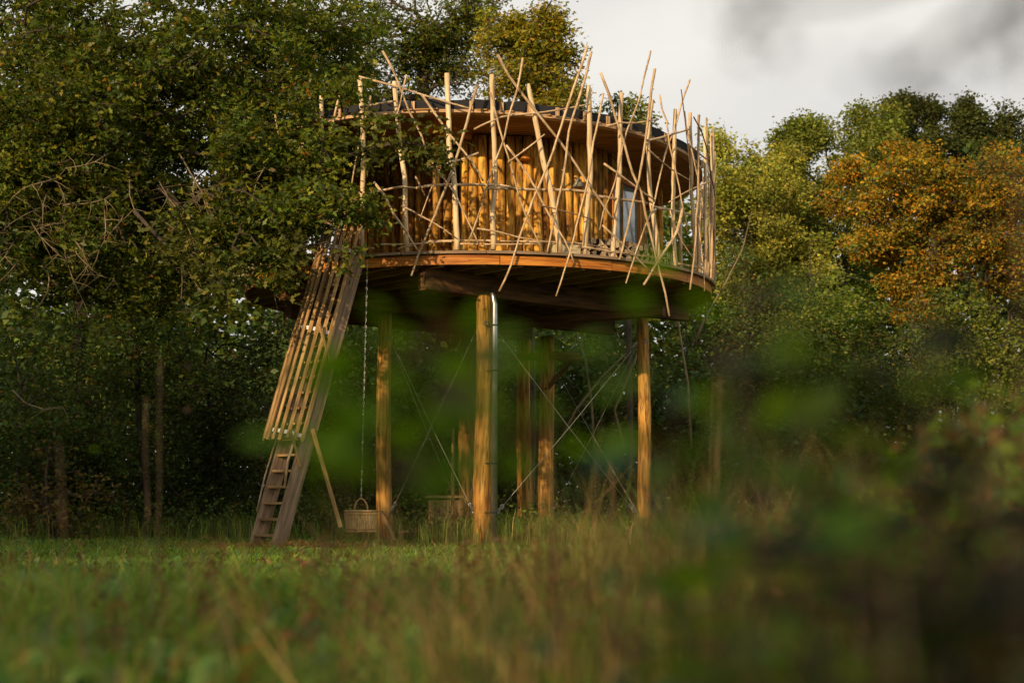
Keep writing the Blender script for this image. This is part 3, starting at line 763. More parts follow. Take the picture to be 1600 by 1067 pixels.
# ================================================================ things on the deck
wedge = []
for v in range(5):
    m = MB(); r = rnd.uniform(.055, .075)
    kk = [3, 4, 4, 7, 3][v]; pts = []
    for j in range(kk):
        an = 2*math.pi*j/kk + rnd.uniform(-.25, .25); pts.append((r*math.cos(an)*rnd.uniform(.85, 1.1), r*math.sin(an)*rnd.uniform(.85, 1.1)))
    b0 = 0
    for yy in (-.16, .16):
        for p in pts: m.v.append(Vector((p[0], yy, p[1])))
    for j in range(kk):
        j2 = (j+1) % kk; m.face([j, j2, kk+j2, kk+j], [(j*.1, 0), (j*.1+.1, 0), (j*.1+.1, .32), (j*.1, .32)])
    m.face(list(range(kk)), [(p[0], p[1]*.3) for p in pts]); m.face(list(range(kk, 2*kk))[::-1], [(p[0], p[1]*.3) for p in pts][::-1])
    me = m.mesh('firewood', M['bark']); me.materials.append(M['fire'])
    mi = [0]*kk + [1, 1]; me.polygons.foreach_set('material_index', mi); wedge.append(me)
row = 0
for row in range(4):
    a_ = R_(27) + row * .02
    while a_ < R_(80) - row*.02:
        R0 = 3.10 + rnd.uniform(-.02, .03)
        o = bpy.data.objects.new('firewood', rnd.choice(wedge)); col.objects.link(o)
        o.location = (KX + R0*math.sin(a_), KY - R0*math.cos(a_), ZD + .06 + row*.105 + rnd.uniform(-.006, .006))
        o.rotation_mode = 'XYZ'; o.rotation_euler = (0, 0, a_)
        o.rotation_euler = (Matrix.Rotation(a_, 3, 'Z') @ Matrix.Rotation(rnd.uniform(0, 6.28), 3, 'Y')).to_euler()
        seg_ = ['left end', 'left middle', 'right middle', 'right end'][min(3, int((a_ - R_(27)) / R_(13.3)))]
        tag(o, 'split firewood log in the %s row of the stack, %s, under the window' % (['bottom', 'second', 'third', 'top'][row], seg_), 'firewood', 'firewood stacked on the deck under the window')
        a_ += .135 / R0 + rnd.uniform(0, .004)
bx = empty('storage_box', (KX + 3.2*math.sin(R_(22)), KY - 3.2*math.cos(R_(22)), ZD), 'small cream wooden box on the deck left of the firewood', 'box')
bx.rotation_euler = (0, 0, R_(22))
def local(name, mb, mat, par):
    o = bpy.data.objects.new(name, mb.mesh(name, M[mat])); col.objects.link(o); o.parent = par; return o
local('body', MB().box((-.2, 0, .14), (.2, 0, .14), .26, .28), 'cream', bx)
local('lid', MB().box((-.22, 0, .295), (.22, 0, .295), .30, .03), 'cream', bx)

# ================================================================ STAIRCASE with cage
SB = Vector((-3.55, 22.0, 0.0)); ST = Vector((-2.52, 22.86, 4.42))
sd_ = ST - SB; u = sd_.normalized(); hr = Vector((sd_.x, sd_.y, 0)).normalized(); wv = Vector((hr.y, -hr.x, 0))   # wv points right / towards the camera
nrm = wv.cross(u).normalized()
if nrm.dot(hr) > 0: nrm = -nrm                     # away from the treads, towards a climber's back
stair = empty('ladder_stair', SB, 'steep wooden ladder stair with a slatted safety cage leaning on the deck', 'stairs')
HW = .30
def sl(name, mb, mat): return mb.build(name, M[mat], stair)
for s, nm in ((-1, 'stringer'), (1, 'stringer')):
    p0 = SB + wv*s*HW; sl(nm, MB().box(p0 - u*.05, p0 + u*(sd_.length + .12), .05, .235, nrm, ch=.004), 'grey')
ns = 19
for i in range(1, ns):
    c = SB + sd_ * (i / ns)
    a0 = c - wv*(HW - .026); a1 = c + wv*(HW - .026)
    sl('tread', MB().box(a0, a1, .20, .032), 'slat')
def hoop(s, r, z_=0.0):
    pass
def cagept(s, t, k=1.0):
    """s metres along the stair, t 0..pi round the hoop"""
    return SB + u*s + wv*(math.cos(t) * (HW + .06) * k - .03*math.sin(t)) + nrm*(math.sin(t)*.40*k + .08)
for (s0, s1, nsl, ofs) in ((1.62, 3.40, 11, 0), (3.22, 5.15, 11, .12)):
    for i in range(nsl):
        t = .10 + (math.pi - .2) * (i + ofs) / nsl
        e = rnd.uniform(-.03, .03)
        k = 1.0 if ofs == 0 else .96
        a0 = cagept(s0 + e - .05*math.sin(t), t, k); a1 = cagept(s1 + rnd.uniform(-.05, .05) - .05*math.sin(t), t, k)
        rad = (wv*math.cos(t) + nrm*math.sin(t)).normalized()
        sl('cage_slat', MB().box(a0, a1, .050, .024, rad), 'slat')
for s in (1.70, 3.30, 4.62):
    pts = [cagept(s, t, .965) for t in np.linspace(.0, math.pi, 19)]
    m = MB(); b0 = 0
    for p in pts:
        for a_, b_ in ((0, -.028), (0, .028)): m.v.append(p + u*b_)
    for p, t in zip(pts, np.linspace(.0, math.pi, 19)):
        rad = (wv*math.cos(t) + nrm*math.sin(t)) * -.006
        for b_ in (-.028, .028): m.v.append(p + u*b_ + rad)
    q = 38
    for i in range(18):
        m.face([2*i, 2*i+1, 2*i+3, 2*i+2], [(0, 0)]*4); m.face([q+2*i, q+2*i+2, q+2*i+3, q+2*i+1], [(0, 0)]*4)
        m.face([2*i, 2*i+2, q+2*i+2, q+2*i], [(0, 0)]*4); m.face([2*i+1, q+2*i+1, q+2*i+3, 2*i+3], [(0, 0)]*4)
    sl('cage_band', m, 'white')
pr = SB + u*1.85 + wv*(HW + .05)
sl('prop', MB().box(pr, (pr.x + .42, pr.y + .10, .35), .055, .055), 'slat')
for s, d in ((1.62, -.42), (3.25, .42), (4.6, -.45)):
    a0 = SB + u*(s + .1) + wv*(HW + .05) + nrm*.35; sl('cage_brace', MB().box(a0, a0 - u*.45 - nrm*.33, .03, .03), 'slat')
hr0 = SB + u*1.5 + wv*(HW) + nrm*.17
sl('handrail', MB().tube([SB + u*1.72 + wv*HW + nrm*.2, SB + u*1.3 + wv*HW + nrm*.22, SB + u*.92 + wv*HW + nrm*.16], .018, 7, lump=.1), 'stick')
hl0 = SB - wv*HW
sl('handrail', MB().tube([hl0 + u*1.75 + nrm*.16, hl0 + u*1.1 + nrm*.18, hl0 + u*.55 + nrm*.15], .014, 7, lump=.1), 'stick')

# straw by the foot of the stair
n = 5200
Ps = np.stack([rng.normal(-3.3, .75, n), rng.normal(21.6, .55, n), np.abs(rng.normal(0.06, .03, n))], 1)
leaves('straw', Ps, .13, SH_LONG * (1, .3, .5), [((0.42, 0.27, 0.09), 4), ((0.30, 0.18, 0.06), 3), ((0.2, 0.15, 0.05), 2)], M['grass'], None, droop=0, upbias=2, kind='stuff')['label'] = 'cut straw and dry leaves at the foot of the stair'

# ================================================================ basket on its chain
bc = P(564, 815, 22.6); bt = bc.z + .16; bb = bc.z - .155
bk = empty('basket', (bc.x, bc.y, bb), 'oval wicker basket hanging from a chain beside the stair', 'basket')
m = MB(); nn = 40
def bp(t, z, k=1.0): return Vector((bc.x + .25*k*math.cos(t), bc.y + .18*k*math.sin(t), z))
for j, (z, k) in enumerate(((bb, .86), (bb + .1, .92), (bt - .08, .98), (bt, 1.0), (bt - .01, .95), (bb + .03, .82))):
    for i in range(nn): m.v.append(bp(2*math.pi*i/nn, z, k * (1 + (.018 if i % 2 and j < 4 else 0))))
for j in range(5):
    for i in range(nn):
        i2 = (i+1) % nn
        m.face([j*nn+i, j*nn+i2, (j+1)*nn+i2, (j+1)*nn+i], [(i*.04, j*.1), (i*.04+.04, j*.1), (i*.04+.04, j*.1+.1), (i*.04, j*.1+.1)])
m.face([i for i in range(nn)][::-1], [(0, 0)]*nn); m.face([5*nn + i for i in range(nn)], [(0, 0)]*nn)
m.build('body', M['wicker'], bk)
for z, k, r in ((bt, 1.02, .014), (bt - .045, 1.02, .009), (bb + .05, .94, .010), (bb + .015, .90, .011)):
    MB().tube([bp(t, z, k) for t in np.linspace(0, 2*math.pi, 33)], r, 6, False, .1).build('hoop', M['wicker'], bk)
for s in (1, -1):
    pass
MB().tube([Vector((bc.x + .10*math.cos(t), bc.y - .02, bt + .18*math.sin(t))) for t in np.linspace(-.05, math.pi + .05, 17)], .013, 7, True, .08).build('handle', M['wicker'], bk)
ch = MB(); top_ = Vector((P(574, 400, 22.3).x, 22.32, 4.30)); bot = Vector((bc.x, bc.y - .02, bt + .19)); n = 62
for i in range(n):
    c = top_.lerp(bot, (i + .5)/n); d = (bot - top_).normalized(); s = Vector((1, 0, 0)) if i % 2 else Vector((0, 1, 0))
    ch.tube([c + d*.031*math.cos(t) + s*.009*math.sin(t) for t in np.linspace(0, 2*math.pi, 9)], .0032, 4, False)
tag(ch.build('chain', M['steel']), 'long thin steel chain hanging from the deck edge down to the basket', 'chain')

# ================================================================ wooden bin under the house, stake, spare timber
bn = empty('plank_bin', (P(697, 800, 27.2).x, 27.2, 0), 'brown wooden plank bin standing in the shade behind the front post', 'bin')
x0 = bn.location.x; 
for i in range(6):
    xx = x0 - .25 + i*.1; MB().box((xx, 26.97, .05), (xx, 26.97, .74), .094, .02, (0, 1, 0)).build('plank', M['slat'], bn)
for i in range(5):
    for sx in (-.30, .30):
        yy = 27.02 + i*.1; MB().box((x0 + sx, yy, .05), (x0 + sx, yy, .74), .02, .094, (0, 1, 0)).build('plank', M['slat'], bn)
MB().box((x0 - .33, 27.2, .80), (x0 + .33, 27.2, .80), .56, .05).build('lid', M['slat'], bn)
tag(MB().tube([P(708, 830, 25.5), P(707, 760, 25.5), P(708, 670, 25.5)], .028, 7, lump=.1).build('stake', M['slat']), 'thin round wooden stake standing left of the front post', 'stake')
for i, (xa, ya, xb, yb, Y) in enumerate([(620, 832, 690, 826, 27.5), (625, 838, 700, 835, 27.2), (640, 826, 705, 818, 28)]):
    tag(MB().tube([P(xa, ya, Y), P(xb, yb, Y)], .035, 8, lump=.08).build('pole', M['dstick']), ['lowest dark pole lying in the pile under the house', 'front dark pole lying in the pile under the house', 'back dark pole lying in the pile under the house'][i], 'pole', 'poles lying under the tree house')

# ================================================================ TREES (each its own crown and trunk)
# big oak that overhangs the stair
blobsA = [B(300, 120, 25.5, 330, 150, 2.6), B(80, 250, 24.5, 200, 190, 2.3), B(330, 300, 24.8, 220, 120, 1.8), B(480, 210, 24.6, 120, 130, 1.5), B(150, 420, 24, 200, 80, 1.4),
          B(535, 235, 21.6, 62, 75, .5, 2.2), B(500, 325, 21.4, 95, 45, .5, 2.2), B(585, 320, 21.6, 40, 36, .3, 1.0), B(520, 160, 21.9, 45, 45, .5, 2.4), B(550, 400, 21.2, 30, 18, .25, 1.0), B(420, 415, 21.6, 50, 42, .4, 2.2), B(430, 230, 22.6, 110, 110, .8, 1.6), B(380, 350, 22.5, 110, 60, .8, 1.5), B(480, 60, 26.5, 120, 90, 1.5), B(60, 40, 27, 150, 90, 2), B(40, 330, 26, 90, 110, 1.6, 1.6), B(180, 200, 27.5, 200, 120, 1.5)]
OAKROOT = tree('oak_tree', 'large dark green oak overhanging the stair and the left side of the deck', 'tree', (-14.5, 30, 0), blobsA, 2500, 125000, .112, SH_OAK, OAK, .17, seed=3, crad=.25, gap=.20, gapf=2.0, top=(-13.5, 28.5, 8.5), tint=.3, bark='bark')
# sprays reaching in front of the railing
for nm, lab, pts in (('oak_branch', 'leafy oak branch reaching across the front of the railing', [(540,245),(580,232),(630,222),(680,232),(700,245)]),
                     ('oak_branch', 'short leafy oak spray hanging in front of the ladder stair top', [(440,300),(455,345),(462,380),(455,430)]),
                     ('oak_branch', 'long bare-ended oak twig drooping over the dark gap left of the deck', [(210,330),(255,380),(300,400),(345,440),(360,470)])):
    Y = 21.6
    W = [P(x, y, Y - .1*i) for i, (x, y) in enumerate(pts)]
    rt = empty(nm, W[0], lab, 'branch')
    MB().tube(W, [.030, .024, .018, .012, .006][:len(W)], 6, True, .1).build('stem', M['bark'], rt)
    A_ = np.array([tuple(w) for w in W]); n = 620
    t = rng.uniform(.15, 1, n) * (len(W) - 1); i0 = np.minimum(t.astype(int), len(W)-2); fr = (t - i0)[:, None]
    base_ = A_[i0] * (1 - fr) + A_[i0+1] * fr
    cl = rng.normal(size=(26, 3)) * (.12, .15, .20); base_ += cl[rng.integers(0, 26, n)] * 1.0 + rng.normal(size=(n, 3)) * .06
    leaves('crown', base_, .12, SH_OAK, [((0.07, 0.085, 0.014), 4), ((0.11, 0.115, 0.018), 3), ((0.045, 0.055, 0.012), 3), ((0.2, 0.18, 0.03), 1)], M['leaf'], rt)

# pale hanging twigs of the oak, parts of that tree
TW = [[(395,300),(410,350),(420,400),(428,460),(438,500)], [(280,240),(315,300),(330,350),(345,380)], [(100,330),(102,400),(115,440),(130,470),(120,483)], [(222,308),(255,345),(275,360),(320,372)],                         [(282,390),(285,440),(283,470),(300,488),(310,488)], [(330,375),(360,400),(358,440),(365,480)], [(20,610),(40,630),(70,640),(98,636)], [(300,370),(292,420),(310,450),(330,462)]]
for _ in range(34):
    x = rnd.uniform(30, 470); y = rnd.uniform(230, 420); L_ = rnd.uniform(50, 120); a_ = rnd.uniform(-1.2, 1.2); c_ = rnd.uniform(-.5, .5); pts = [(x, y)]
    for q in range(5):
        a_ += c_ * .6 + rnd.uniform(-.25, .25); x += math.sin(a_) * L_ / 5; y += abs(math.cos(a_)) * L_ / 5 + 1; pts.append((x, y))
    TW.append(pts)
for i, pts in enumerate(TW):
    m_ = len(pts); Y0 = rnd.uniform(23.6, 24.4)
    W = [P(x, y, Y0 - 1.7 * min(1, q / 2.0)) for q, (x, y) in enumerate(pts)]
    m = MB().tube(W, [.014 * (1 - .75 * q / (m_ - 1)) for q in range(m_)], 5, True, .15)
    for q in W[1:]:
        for _k in range(2):
            d = Vector((rnd.gauss(0, .16), rnd.gauss(0, .08), rnd.gauss(-.10, .12))); m.tube([q, q + d*.5 + Vector((.02, 0, .01)), q + d*1.1], [.006, .0045, .0025], 4)
    m.build('twig', M['twig'], OAKROOT)

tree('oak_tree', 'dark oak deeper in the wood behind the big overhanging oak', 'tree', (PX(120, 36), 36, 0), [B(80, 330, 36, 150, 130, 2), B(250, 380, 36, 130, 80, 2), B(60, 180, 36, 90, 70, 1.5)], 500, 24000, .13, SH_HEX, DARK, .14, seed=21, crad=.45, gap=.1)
tree('oak_tree', 'loose oak rising behind the left half of the roof', 'tree', (PX(640, 37), 37, 0),
     [B(640, 60, 37, 120, 80, 2), B(735, 20, 37, 55, 40, 1.5), B(560, 130, 36, 60, 60, 1.5), B(690, 120, 37, 80, 40, 1.5)], 520, 19000, .105, SH_OAK, OAK + [((0.23, 0.15, 0.016), 1)], .16, seed=8, crad=.28, gap=.36, gapf=1.6, top=P(660, 60, 37), tufts=12, tr=.6)
tree('oak_tree', 'yellowing oak rising behind the middle of the roof', 'tree', (PX(820, 32.5), 32.5, 0),
     [B(835, 80, 32.5, 40, 45, 1.2), B(800, 130, 32.5, 60, 34, 1.4), B(865, 120, 32.5, 34, 45, 1), B(775, 70, 33, 30, 40, 1), B(880, 165, 32, 40, 25, 1)], 420, 20000, .10, SH_OAK, YEL, .18, seed=9, crad=.26, gap=.24, gapf=2.2, top=P(825, 95, 32.5), tufts=16, tr=.45)
tree('sapling', 'slender sapling whose top leaves show above the right of the roof', 'tree', (PX(980, 34), 34, 0), [B(975, 170, 34, 40, 14, .6), B(985, 195, 34, 60, 22, .8)], 50, 1500, .12, SH_OAK, GRN, .07, seed=10, crad=.25, top=P(980, 178, 34))
# right-hand wood
tree('ash_tree', 'pale yellow-green ash just right of the tree house', 'tree', (PX(1170, 44), 44, 0),
     [B(1160, 330, 44, 65, 75, 2.2), B(1205, 320, 45, 55, 60, 2), B(1125, 300, 43, 20, 70, 1), B(1190, 430, 44, 90, 60, 2)], 760, 46000, .10, SH_HEX, PALE, .1, seed=12, top=P(1175, 380, 44), crad=.38, gap=.2, gapf=1.6, tint=.35, tufts=14, tr=.7)
tree('oak_tree', 'mid green oak with a tufted top between ash and orange beech', 'tree', (PX(1280, 47), 47, 0),
     [B(1280, 330, 47, 70, 65, 2.5), B(1270, 225, 46, 22, 24, .7, 1.5), B(1240, 250, 46, 12, 10, .5, 1.5), B(1355, 265, 48, 65, 70, 2.5), B(1365, 215, 48, 45, 34, 1.5), B(1250, 400, 47, 90, 70, 2.5)], 860, 52000, .105, SH_HEX, GRN, .11, seed=13, top=P(1320, 320, 47), crad=.36, gap=.2, gapf=1.6, tint=.35, tufts=18, tr=.8)
tree('oak_tree', 'tall dark green oak behind the orange beech', 'tree', (PX(1480, 50), 50, 0),
     [B(1450, 245, 50, 60, 36, 2), B(1540, 280, 50, 65, 60, 2.5), B(1458, 188, 50, 13, 26, .7, 2), B(1572, 200, 50, 13, 36, .7, 2), B(1512, 208, 50, 16, 26, .9, 2), B(1400, 215, 50, 24, 22, .9), B(1420, 188, 50, 10, 18, .6, 2), B(1640, 240, 50, 60, 55, 2)], 900, 52000, .115, SH_HEX, [((0.075, 0.09, 0.02), 4), ((0.10, 0.11, 0.022), 3), ((0.05, 0.065, 0.018), 3)], .12, top=P(1500, 280, 50), seed=14, crad=.34, gap=.2, gapf=1.6, tint=.35, tufts=14, tr=.8)
tree('beech_tree', 'spreading beech in bright orange autumn leaf', 'tree', (PX(1450, 41), 41, 0),
     [B(1400, 290, 41, 75, 40, 2), B(1480, 350, 41, 120, 70, 2.5), B(1560, 300, 41, 90, 65, 2.5), B(1345, 325, 41, 45, 22, 1, 1.2), B(1420, 440, 41, 65, 42, 1.8), B(1600, 420, 41, 80, 55, 2), B(1432, 490, 40, 40, 22, 1), B(1365, 385, 41, 50, 26, 1.4), B(1440, 265, 41, 60, 34, 1.5)], 1250, 60000, .095, SH_HEX, ORG, .2, seed=15, crad=.34, gap=.36, gapf=2.4, flat=.45, top=P(1460, 330, 41), tint=.38, tufts=16, tr=.6)
SHR = [  # bushes along the wood edge: px, py, Y, rx, rz, ry, palette, label
 (1180, 560, 37, 110, 150, 1.8, MIDG, 'mid green bush directly right of the tree house deck'),
 (1290, 500, 38, 100, 110, 1.8, GRN, 'light green bush under the tufted oak'),
 (1400, 590, 37, 120, 110, 1.8, MIDG, 'broad green bush below the orange beech'),
 (1540, 540, 37, 120, 110, 1.8, GRN, 'fresh green bush at the right picture edge under the beech'),
 (1250, 740, 36, 140, 110, 1.6, MIDG, 'low green bush at the back of the meadow right of the posts'),
 (1440, 760, 36, 140, 110, 1.6, BRWN, 'brownish low bush at the back of the meadow below the beech'),
 (1590, 720, 36, 110, 130, 1.6, MIDG, 'green bush low at the right picture edge'),
 (1070, 640, 36, 80, 140, 1.5, MIDG, 'green ivy-like bush right of the right support post'),
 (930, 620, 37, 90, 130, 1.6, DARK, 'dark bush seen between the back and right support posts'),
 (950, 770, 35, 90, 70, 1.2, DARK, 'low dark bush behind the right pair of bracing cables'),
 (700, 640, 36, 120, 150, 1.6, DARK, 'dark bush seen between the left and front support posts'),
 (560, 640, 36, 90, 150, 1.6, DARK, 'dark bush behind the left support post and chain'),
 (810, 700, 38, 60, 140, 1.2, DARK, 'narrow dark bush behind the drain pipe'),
 (60, 640, 28.5, 150, 110, 1.6, MIDG, 'olive bush low under the oak at the left picture edge'),
 (230, 560, 29, 120, 80, 1.4, MIDG, 'hanging green bush beneath the middle of the oak'),
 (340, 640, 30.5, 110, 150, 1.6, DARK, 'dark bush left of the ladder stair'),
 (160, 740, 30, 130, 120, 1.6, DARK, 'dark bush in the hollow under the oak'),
 (100, 800, 26.5, 70, 45, .8, BRWN, 'bramble clump at the meadow edge on the left'),
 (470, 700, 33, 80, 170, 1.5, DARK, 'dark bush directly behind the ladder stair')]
for i, (px, py, Y, rx, rz, ry, pal, lab) in enumerate(SHR):
    bl = [B(px, py, Y, rx, rz, ry), B(px + rx*.4, py + rz*.35, Y - .4, rx*.7, rz*.6, ry*.8), B(px - rx*.4, py + rz*.3, Y, rx*.7, rz*.7, ry*.8), (Vector((PX(px, Y), Y, .8)), rx*Y/F*.9, ry*.8, .9)]
    area = rx*rz/(120*120) * (Y/36)**2
    tree('bush', lab, 'bush', (PX(px, Y), Y, 0), bl, int(260*area) + 50, int(12500*area), .095, SH_DIA, pal, .06, 'bushes along the edge of the wood', seed=30+i, crad=.32, gap=.14, tufts=5, tr=.5, trunk_name='stem', tint=.35)
# slim bare stems in the undergrowth
stl = ['grey stem leaning behind the right support post', 'pale crooked stem just right of the deck edge', 'thin stem behind the right bracing cables', 'thin leaning stem seen under the right of the deck', 'stem showing through the gap left of the deck', 'slanting grey stem under the middle of the deck']
for i, pts in enumerate([[(1080,700),(1075,600),(1062,520),(1058,480)], [(1085,540),(1100,500),(1135,440),(1160,390),(1175,330)], [(930,740),(925,640),(915,560),(900,520)], [(975,700),(960,640),(985,580),(1005,530)], [(385,470),(388,400),(380,330)], [(870,700),(900,640),(940,590),(1010,520)]]):
    Y = 33 + .2*i
    tag(MB().tube([P(x, y, Y) for x, y in pts], [.032, .028, .022, .016, .01][:len(pts)], 7, True, .1).build('bare_sapling', M['twig']), stl[i], 'tree stem', 'bare stems in the undergrowth')
# far wood: a mass of leaves and trunks nobody could count
n = 130000
xx = rng.uniform(-34, 34, n); yy = rng.uniform(48, 58, n)
top_h = 9.2 + 1.3*np.sin(xx*.5) + .9*np.sin(xx*1.3+1) + np.where(xx > 3, 1.0, 0)
zz = rng.uniform(0, 1, n)**.8 * top_h
leaves('far_woods', np.stack([xx, yy, zz], 1), .36, SH_DIA, MIDG + GRN[:1], M['leaf'], None, kind='stuff')['label'] = 'distant mass of woodland behind the clearing'
n = 70000; xx = rng.uniform(-17, 9, n); yy = rng.uniform(34, 42, n); zz = rng.uniform(0, 1, n) * (5.0 + .8*np.sin(xx*1.1) - np.clip(xx-3,0,9)*.3)
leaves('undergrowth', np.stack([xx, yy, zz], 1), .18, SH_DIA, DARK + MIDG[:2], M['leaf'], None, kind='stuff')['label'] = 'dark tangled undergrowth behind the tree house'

# ---- the other sides of the clearing, out of frame: they shade the near meadow and the low left wood
hedge = [((-17, 15), 9.6, 'tall oak on the west side of the clearing outside the picture'), ((-13.5, 10.5), 7.8, 'round oak on the west side of the clearing outside the picture'), ((-21, 21), 11, 'far tall oak on the west side of the clearing outside the picture'), ((-19, 17.5), 9.8, 'tall oak in the middle of the west side of the clearing'), ((-15.5, 12.7), 8.8, 'smaller oak in the middle of the west side of the clearing')]
for i, ((x, y), h, lab) in enumerate(hedge):
    tree('oak_tree', lab, 'tree', (x, y, 0), [(Vector((x, y, h*.62)), 3.2, 3.2, h*.40), (Vector((x+1.5, y-1.5, h*.35)), 2.4, 2.4, h*.3)], 160, 9000, .26, SH_DIA, OAKD, .25, seed=60+i, crad=.8, minr=.02)
hl = ['hedge shrub beside the meadow, west of the view', 'second hedge shrub beside the meadow, west of the view', 'third hedge shrub beside the meadow, nearer the viewpoint', 'hedge shrub left behind the viewpoint', 'hedge shrub straight behind the viewpoint', 'hedge shrub right behind the viewpoint', 'hedge shrub far right behind the viewpoint']
for i, (x, y, h) in enumerate([(-10.8, 9.0, 4.0), (-8.4, 6.0, 3.6), (-7.0, 2.4, 3.5), (-5.4, -.8, 3.4), (-2.2, -3.4, 3.3), (1.6, -6, 3.4), (6, -8, 3.6)]):
    tree('hedge_shrub', hl[i], 'shrub', (x, y, 0), [(Vector((x, y, h*.5)), 2.1, 1.7, h*.5)], 90, 9500, .13, SH_DIA, OAKD, .06, 'hedge around the near side of the clearing', seed=80+i, crad=.6, minr=.012, trunk_name='stem')

# ================================================================ MEADOW
def blade_mesh(name, V, colors, mat):
    n = V.shape[0]; me = bpy.data.meshes.new(name)
    me.vertices.add(n * 5); me.vertices.foreach_set('co', V.reshape(-1).astype(np.float32))
    idx = (np.arange(n, dtype=np.int32) * 5)[:, None] + np.array([0, 1, 2, 4, 4, 2, 3], dtype=np.int32)[None]
    me.loops.add(n * 7); me.loops.foreach_set('vertex_index', idx.ravel())
    st = (np.arange(n) * 7)[:, None] + np.array([0, 4])[None]
    me.polygons.add(n * 2); me.polygons.foreach_set('loop_start', st.ravel().astype(np.int32)); me.update(calc_edges=True)
    ca = me.color_attributes.new('Col', 'FLOAT_COLOR', 'POINT')
    c = np.ones((n, 5, 4), dtype=np.float32); c[:, :, :3] = colors[:, None, :]
    ca.data.foreach_set('color', c.ravel()); me.materials.append(mat); return me
def grass(name, n, y0, y1, hmin, hmax, w, pal, label, xr=1.15, lean=.35, seed=0, dens=None, hs=True):
    Y = np.exp(rng.uniform(math.log(y0), math.log(y1), n)) if y1 / y0 > 1.6 else rng.uniform(y0, y1, n)
    X = rng.uniform(-1, 1, n) * (Y * 800 / F * xr + .3)
    if dens is not None:
        k = dens(X, Y) > rng.uniform(0, 1, n); X, Y = X[k], Y[k]; n = len(X)
    P3 = np.stack([X, Y, 0*X], 1)
    hz = tnoise(P3, 1.1, seed+3)*.5 + tnoise(P3, 3.0, seed+4)*.5
    H = rng.uniform(hmin, hmax, n) * (1 + .45*hz)
    if hs: H = H * np.clip(1.5 - Y/14, .34, 1.1)
    a = rng.uniform(0, 2*np.pi, n); d = np.stack([np.cos(a), np.sin(a), 0*a], 1); ln = rng.uniform(.1, 1, n)[:, None] * lean * H[:, None]
    s = rng.uniform(0, 2*np.pi, n); sd = np.stack([np.cos(s), np.sin(s), 0*s], 1) * (w * (.8 + Y/22) * rng.uniform(.6, 1.3, n))[:, None]
    base = P3 + (0, 0, -.02); mid = P3 + d*ln*.35 + np.stack([0*H, 0*H, H*.6], 1); tip = P3 + d*ln*1.3 + np.stack([0*H, 0*H, H*rng.uniform(.8, 1, n)], 1)
    V = np.stack([base - sd, base + sd, mid + sd*.8, tip, mid - sd*.8], 1)
    c = pick(pal, n, .45) * (1 + .45*tnoise(P3, .7, seed+9))[:, None]
    me = blade_mesh(name, V, c, M['grass']); o = link(name, me); tag(o, label, None, None, 'stuff'); return o
GP = [((0.15, 0.26, 0.030), 5), ((0.21, 0.32, 0.04), 4), ((0.09, 0.19, 0.05), 3.5), ((0.36, 0.30, 0.08), .8), ((0.24, 0.16, 0.05), .4)]
grass('meadow_grass', 230000, 3.2, 33, .18, .44, .0068, GP, 'long green meadow grass', seed=1, lean=.75)
clear = lambda X, Y: np.where((np.hypot(X + 3.3, (Y - 21.6)*1.2) < .9), .1, 1)
grass('far_meadow_grass', 60000, 15, 34, .16, .40, .0045, [((0.12, 0.19, 0.022), 5), ((0.18, 0.24, 0.03), 4), ((0.07, 0.12, 0.02), 3)], 'fresh short grass round the tree house posts', seed=2, dens=clear)
grass('dry_grass', 40000, 2.2, 24, .35, .72, .0035, [((0.38, 0.27, 0.11), 4), ((0.24, 0.16, 0.06), 4), ((0.17, 0.22, 0.045), 4)], 'dry brown grass stalks standing in the meadow', lean=.5, seed=5,
      dens=lambda X, Y: .06 + .50*np.clip(X/Y*6 + .6, 0, 1) * (.5 + .5*np.sin(X*2.2 + Y)))
grass('post_grass', 26000, 22.6, 31, .25, .62, .0042, [((0.12, 0.19, 0.03), 4), ((0.18, 0.24, 0.04), 3), ((0.30, 0.22, 0.08), 1.5), ((0.07, 0.10, 0.03), 3)], 'uneven tufts of tall grass round the post feet', xr=1.0, lean=.5, seed=41, hs=False,
      dens=lambda X, Y: (tnoise(np.stack([X, Y, 0*X], 1), 1.9, 5) > -.05) * np.where(X < -1.4, (Y > 25.5) * .6, 1))
n = 24000; Y = rng.uniform(23.2, 31, n); X = rng.uniform(-10, 10, n); z = rng.uniform(.02, 1, n) ** 1.3 * (.30 + .35*np.clip(tnoise(np.stack([X, Y, 0*X], 1), 2.2, 8) + .3, 0, 1) + .08*(Y - 23))
k = (tnoise(np.stack([X, Y, z], 1), 2.6, 9) > 0) & ((X > -1.4) | (Y > 25.8))
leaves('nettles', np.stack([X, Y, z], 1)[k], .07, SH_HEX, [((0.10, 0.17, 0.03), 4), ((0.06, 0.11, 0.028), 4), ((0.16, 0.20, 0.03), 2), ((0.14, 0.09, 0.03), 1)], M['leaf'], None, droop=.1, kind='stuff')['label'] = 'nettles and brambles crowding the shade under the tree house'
# broad leaves of docks and nettles
n = 26000; Y = np.exp(rng.uniform(math.log(3), math.log(27), n)); X = rng.uniform(-1, 1, n) * Y * .4
cl = tnoise(np.stack([X, Y, 0*X], 1), 2.2, 77); k = cl > -.1; X, Y = X[k], Y[k]
leaves('ground_weeds', np.stack([X, Y, rng.uniform(.03, .34, len(X)) * np.clip(1.5 - Y/14, .3, 1.1)], 1), .085, SH_HEX, [((0.12, 0.23, 0.055), 4), ((0.16, 0.27, 0.07), 4), ((0.09, 0.16, 0.04), 3), ((0.24, 0.13, 0.05), .7)], M['grass'], None, droop=-.2, kind='stuff')['label'] = 'broad leaved weeds mixed into the meadow grass'
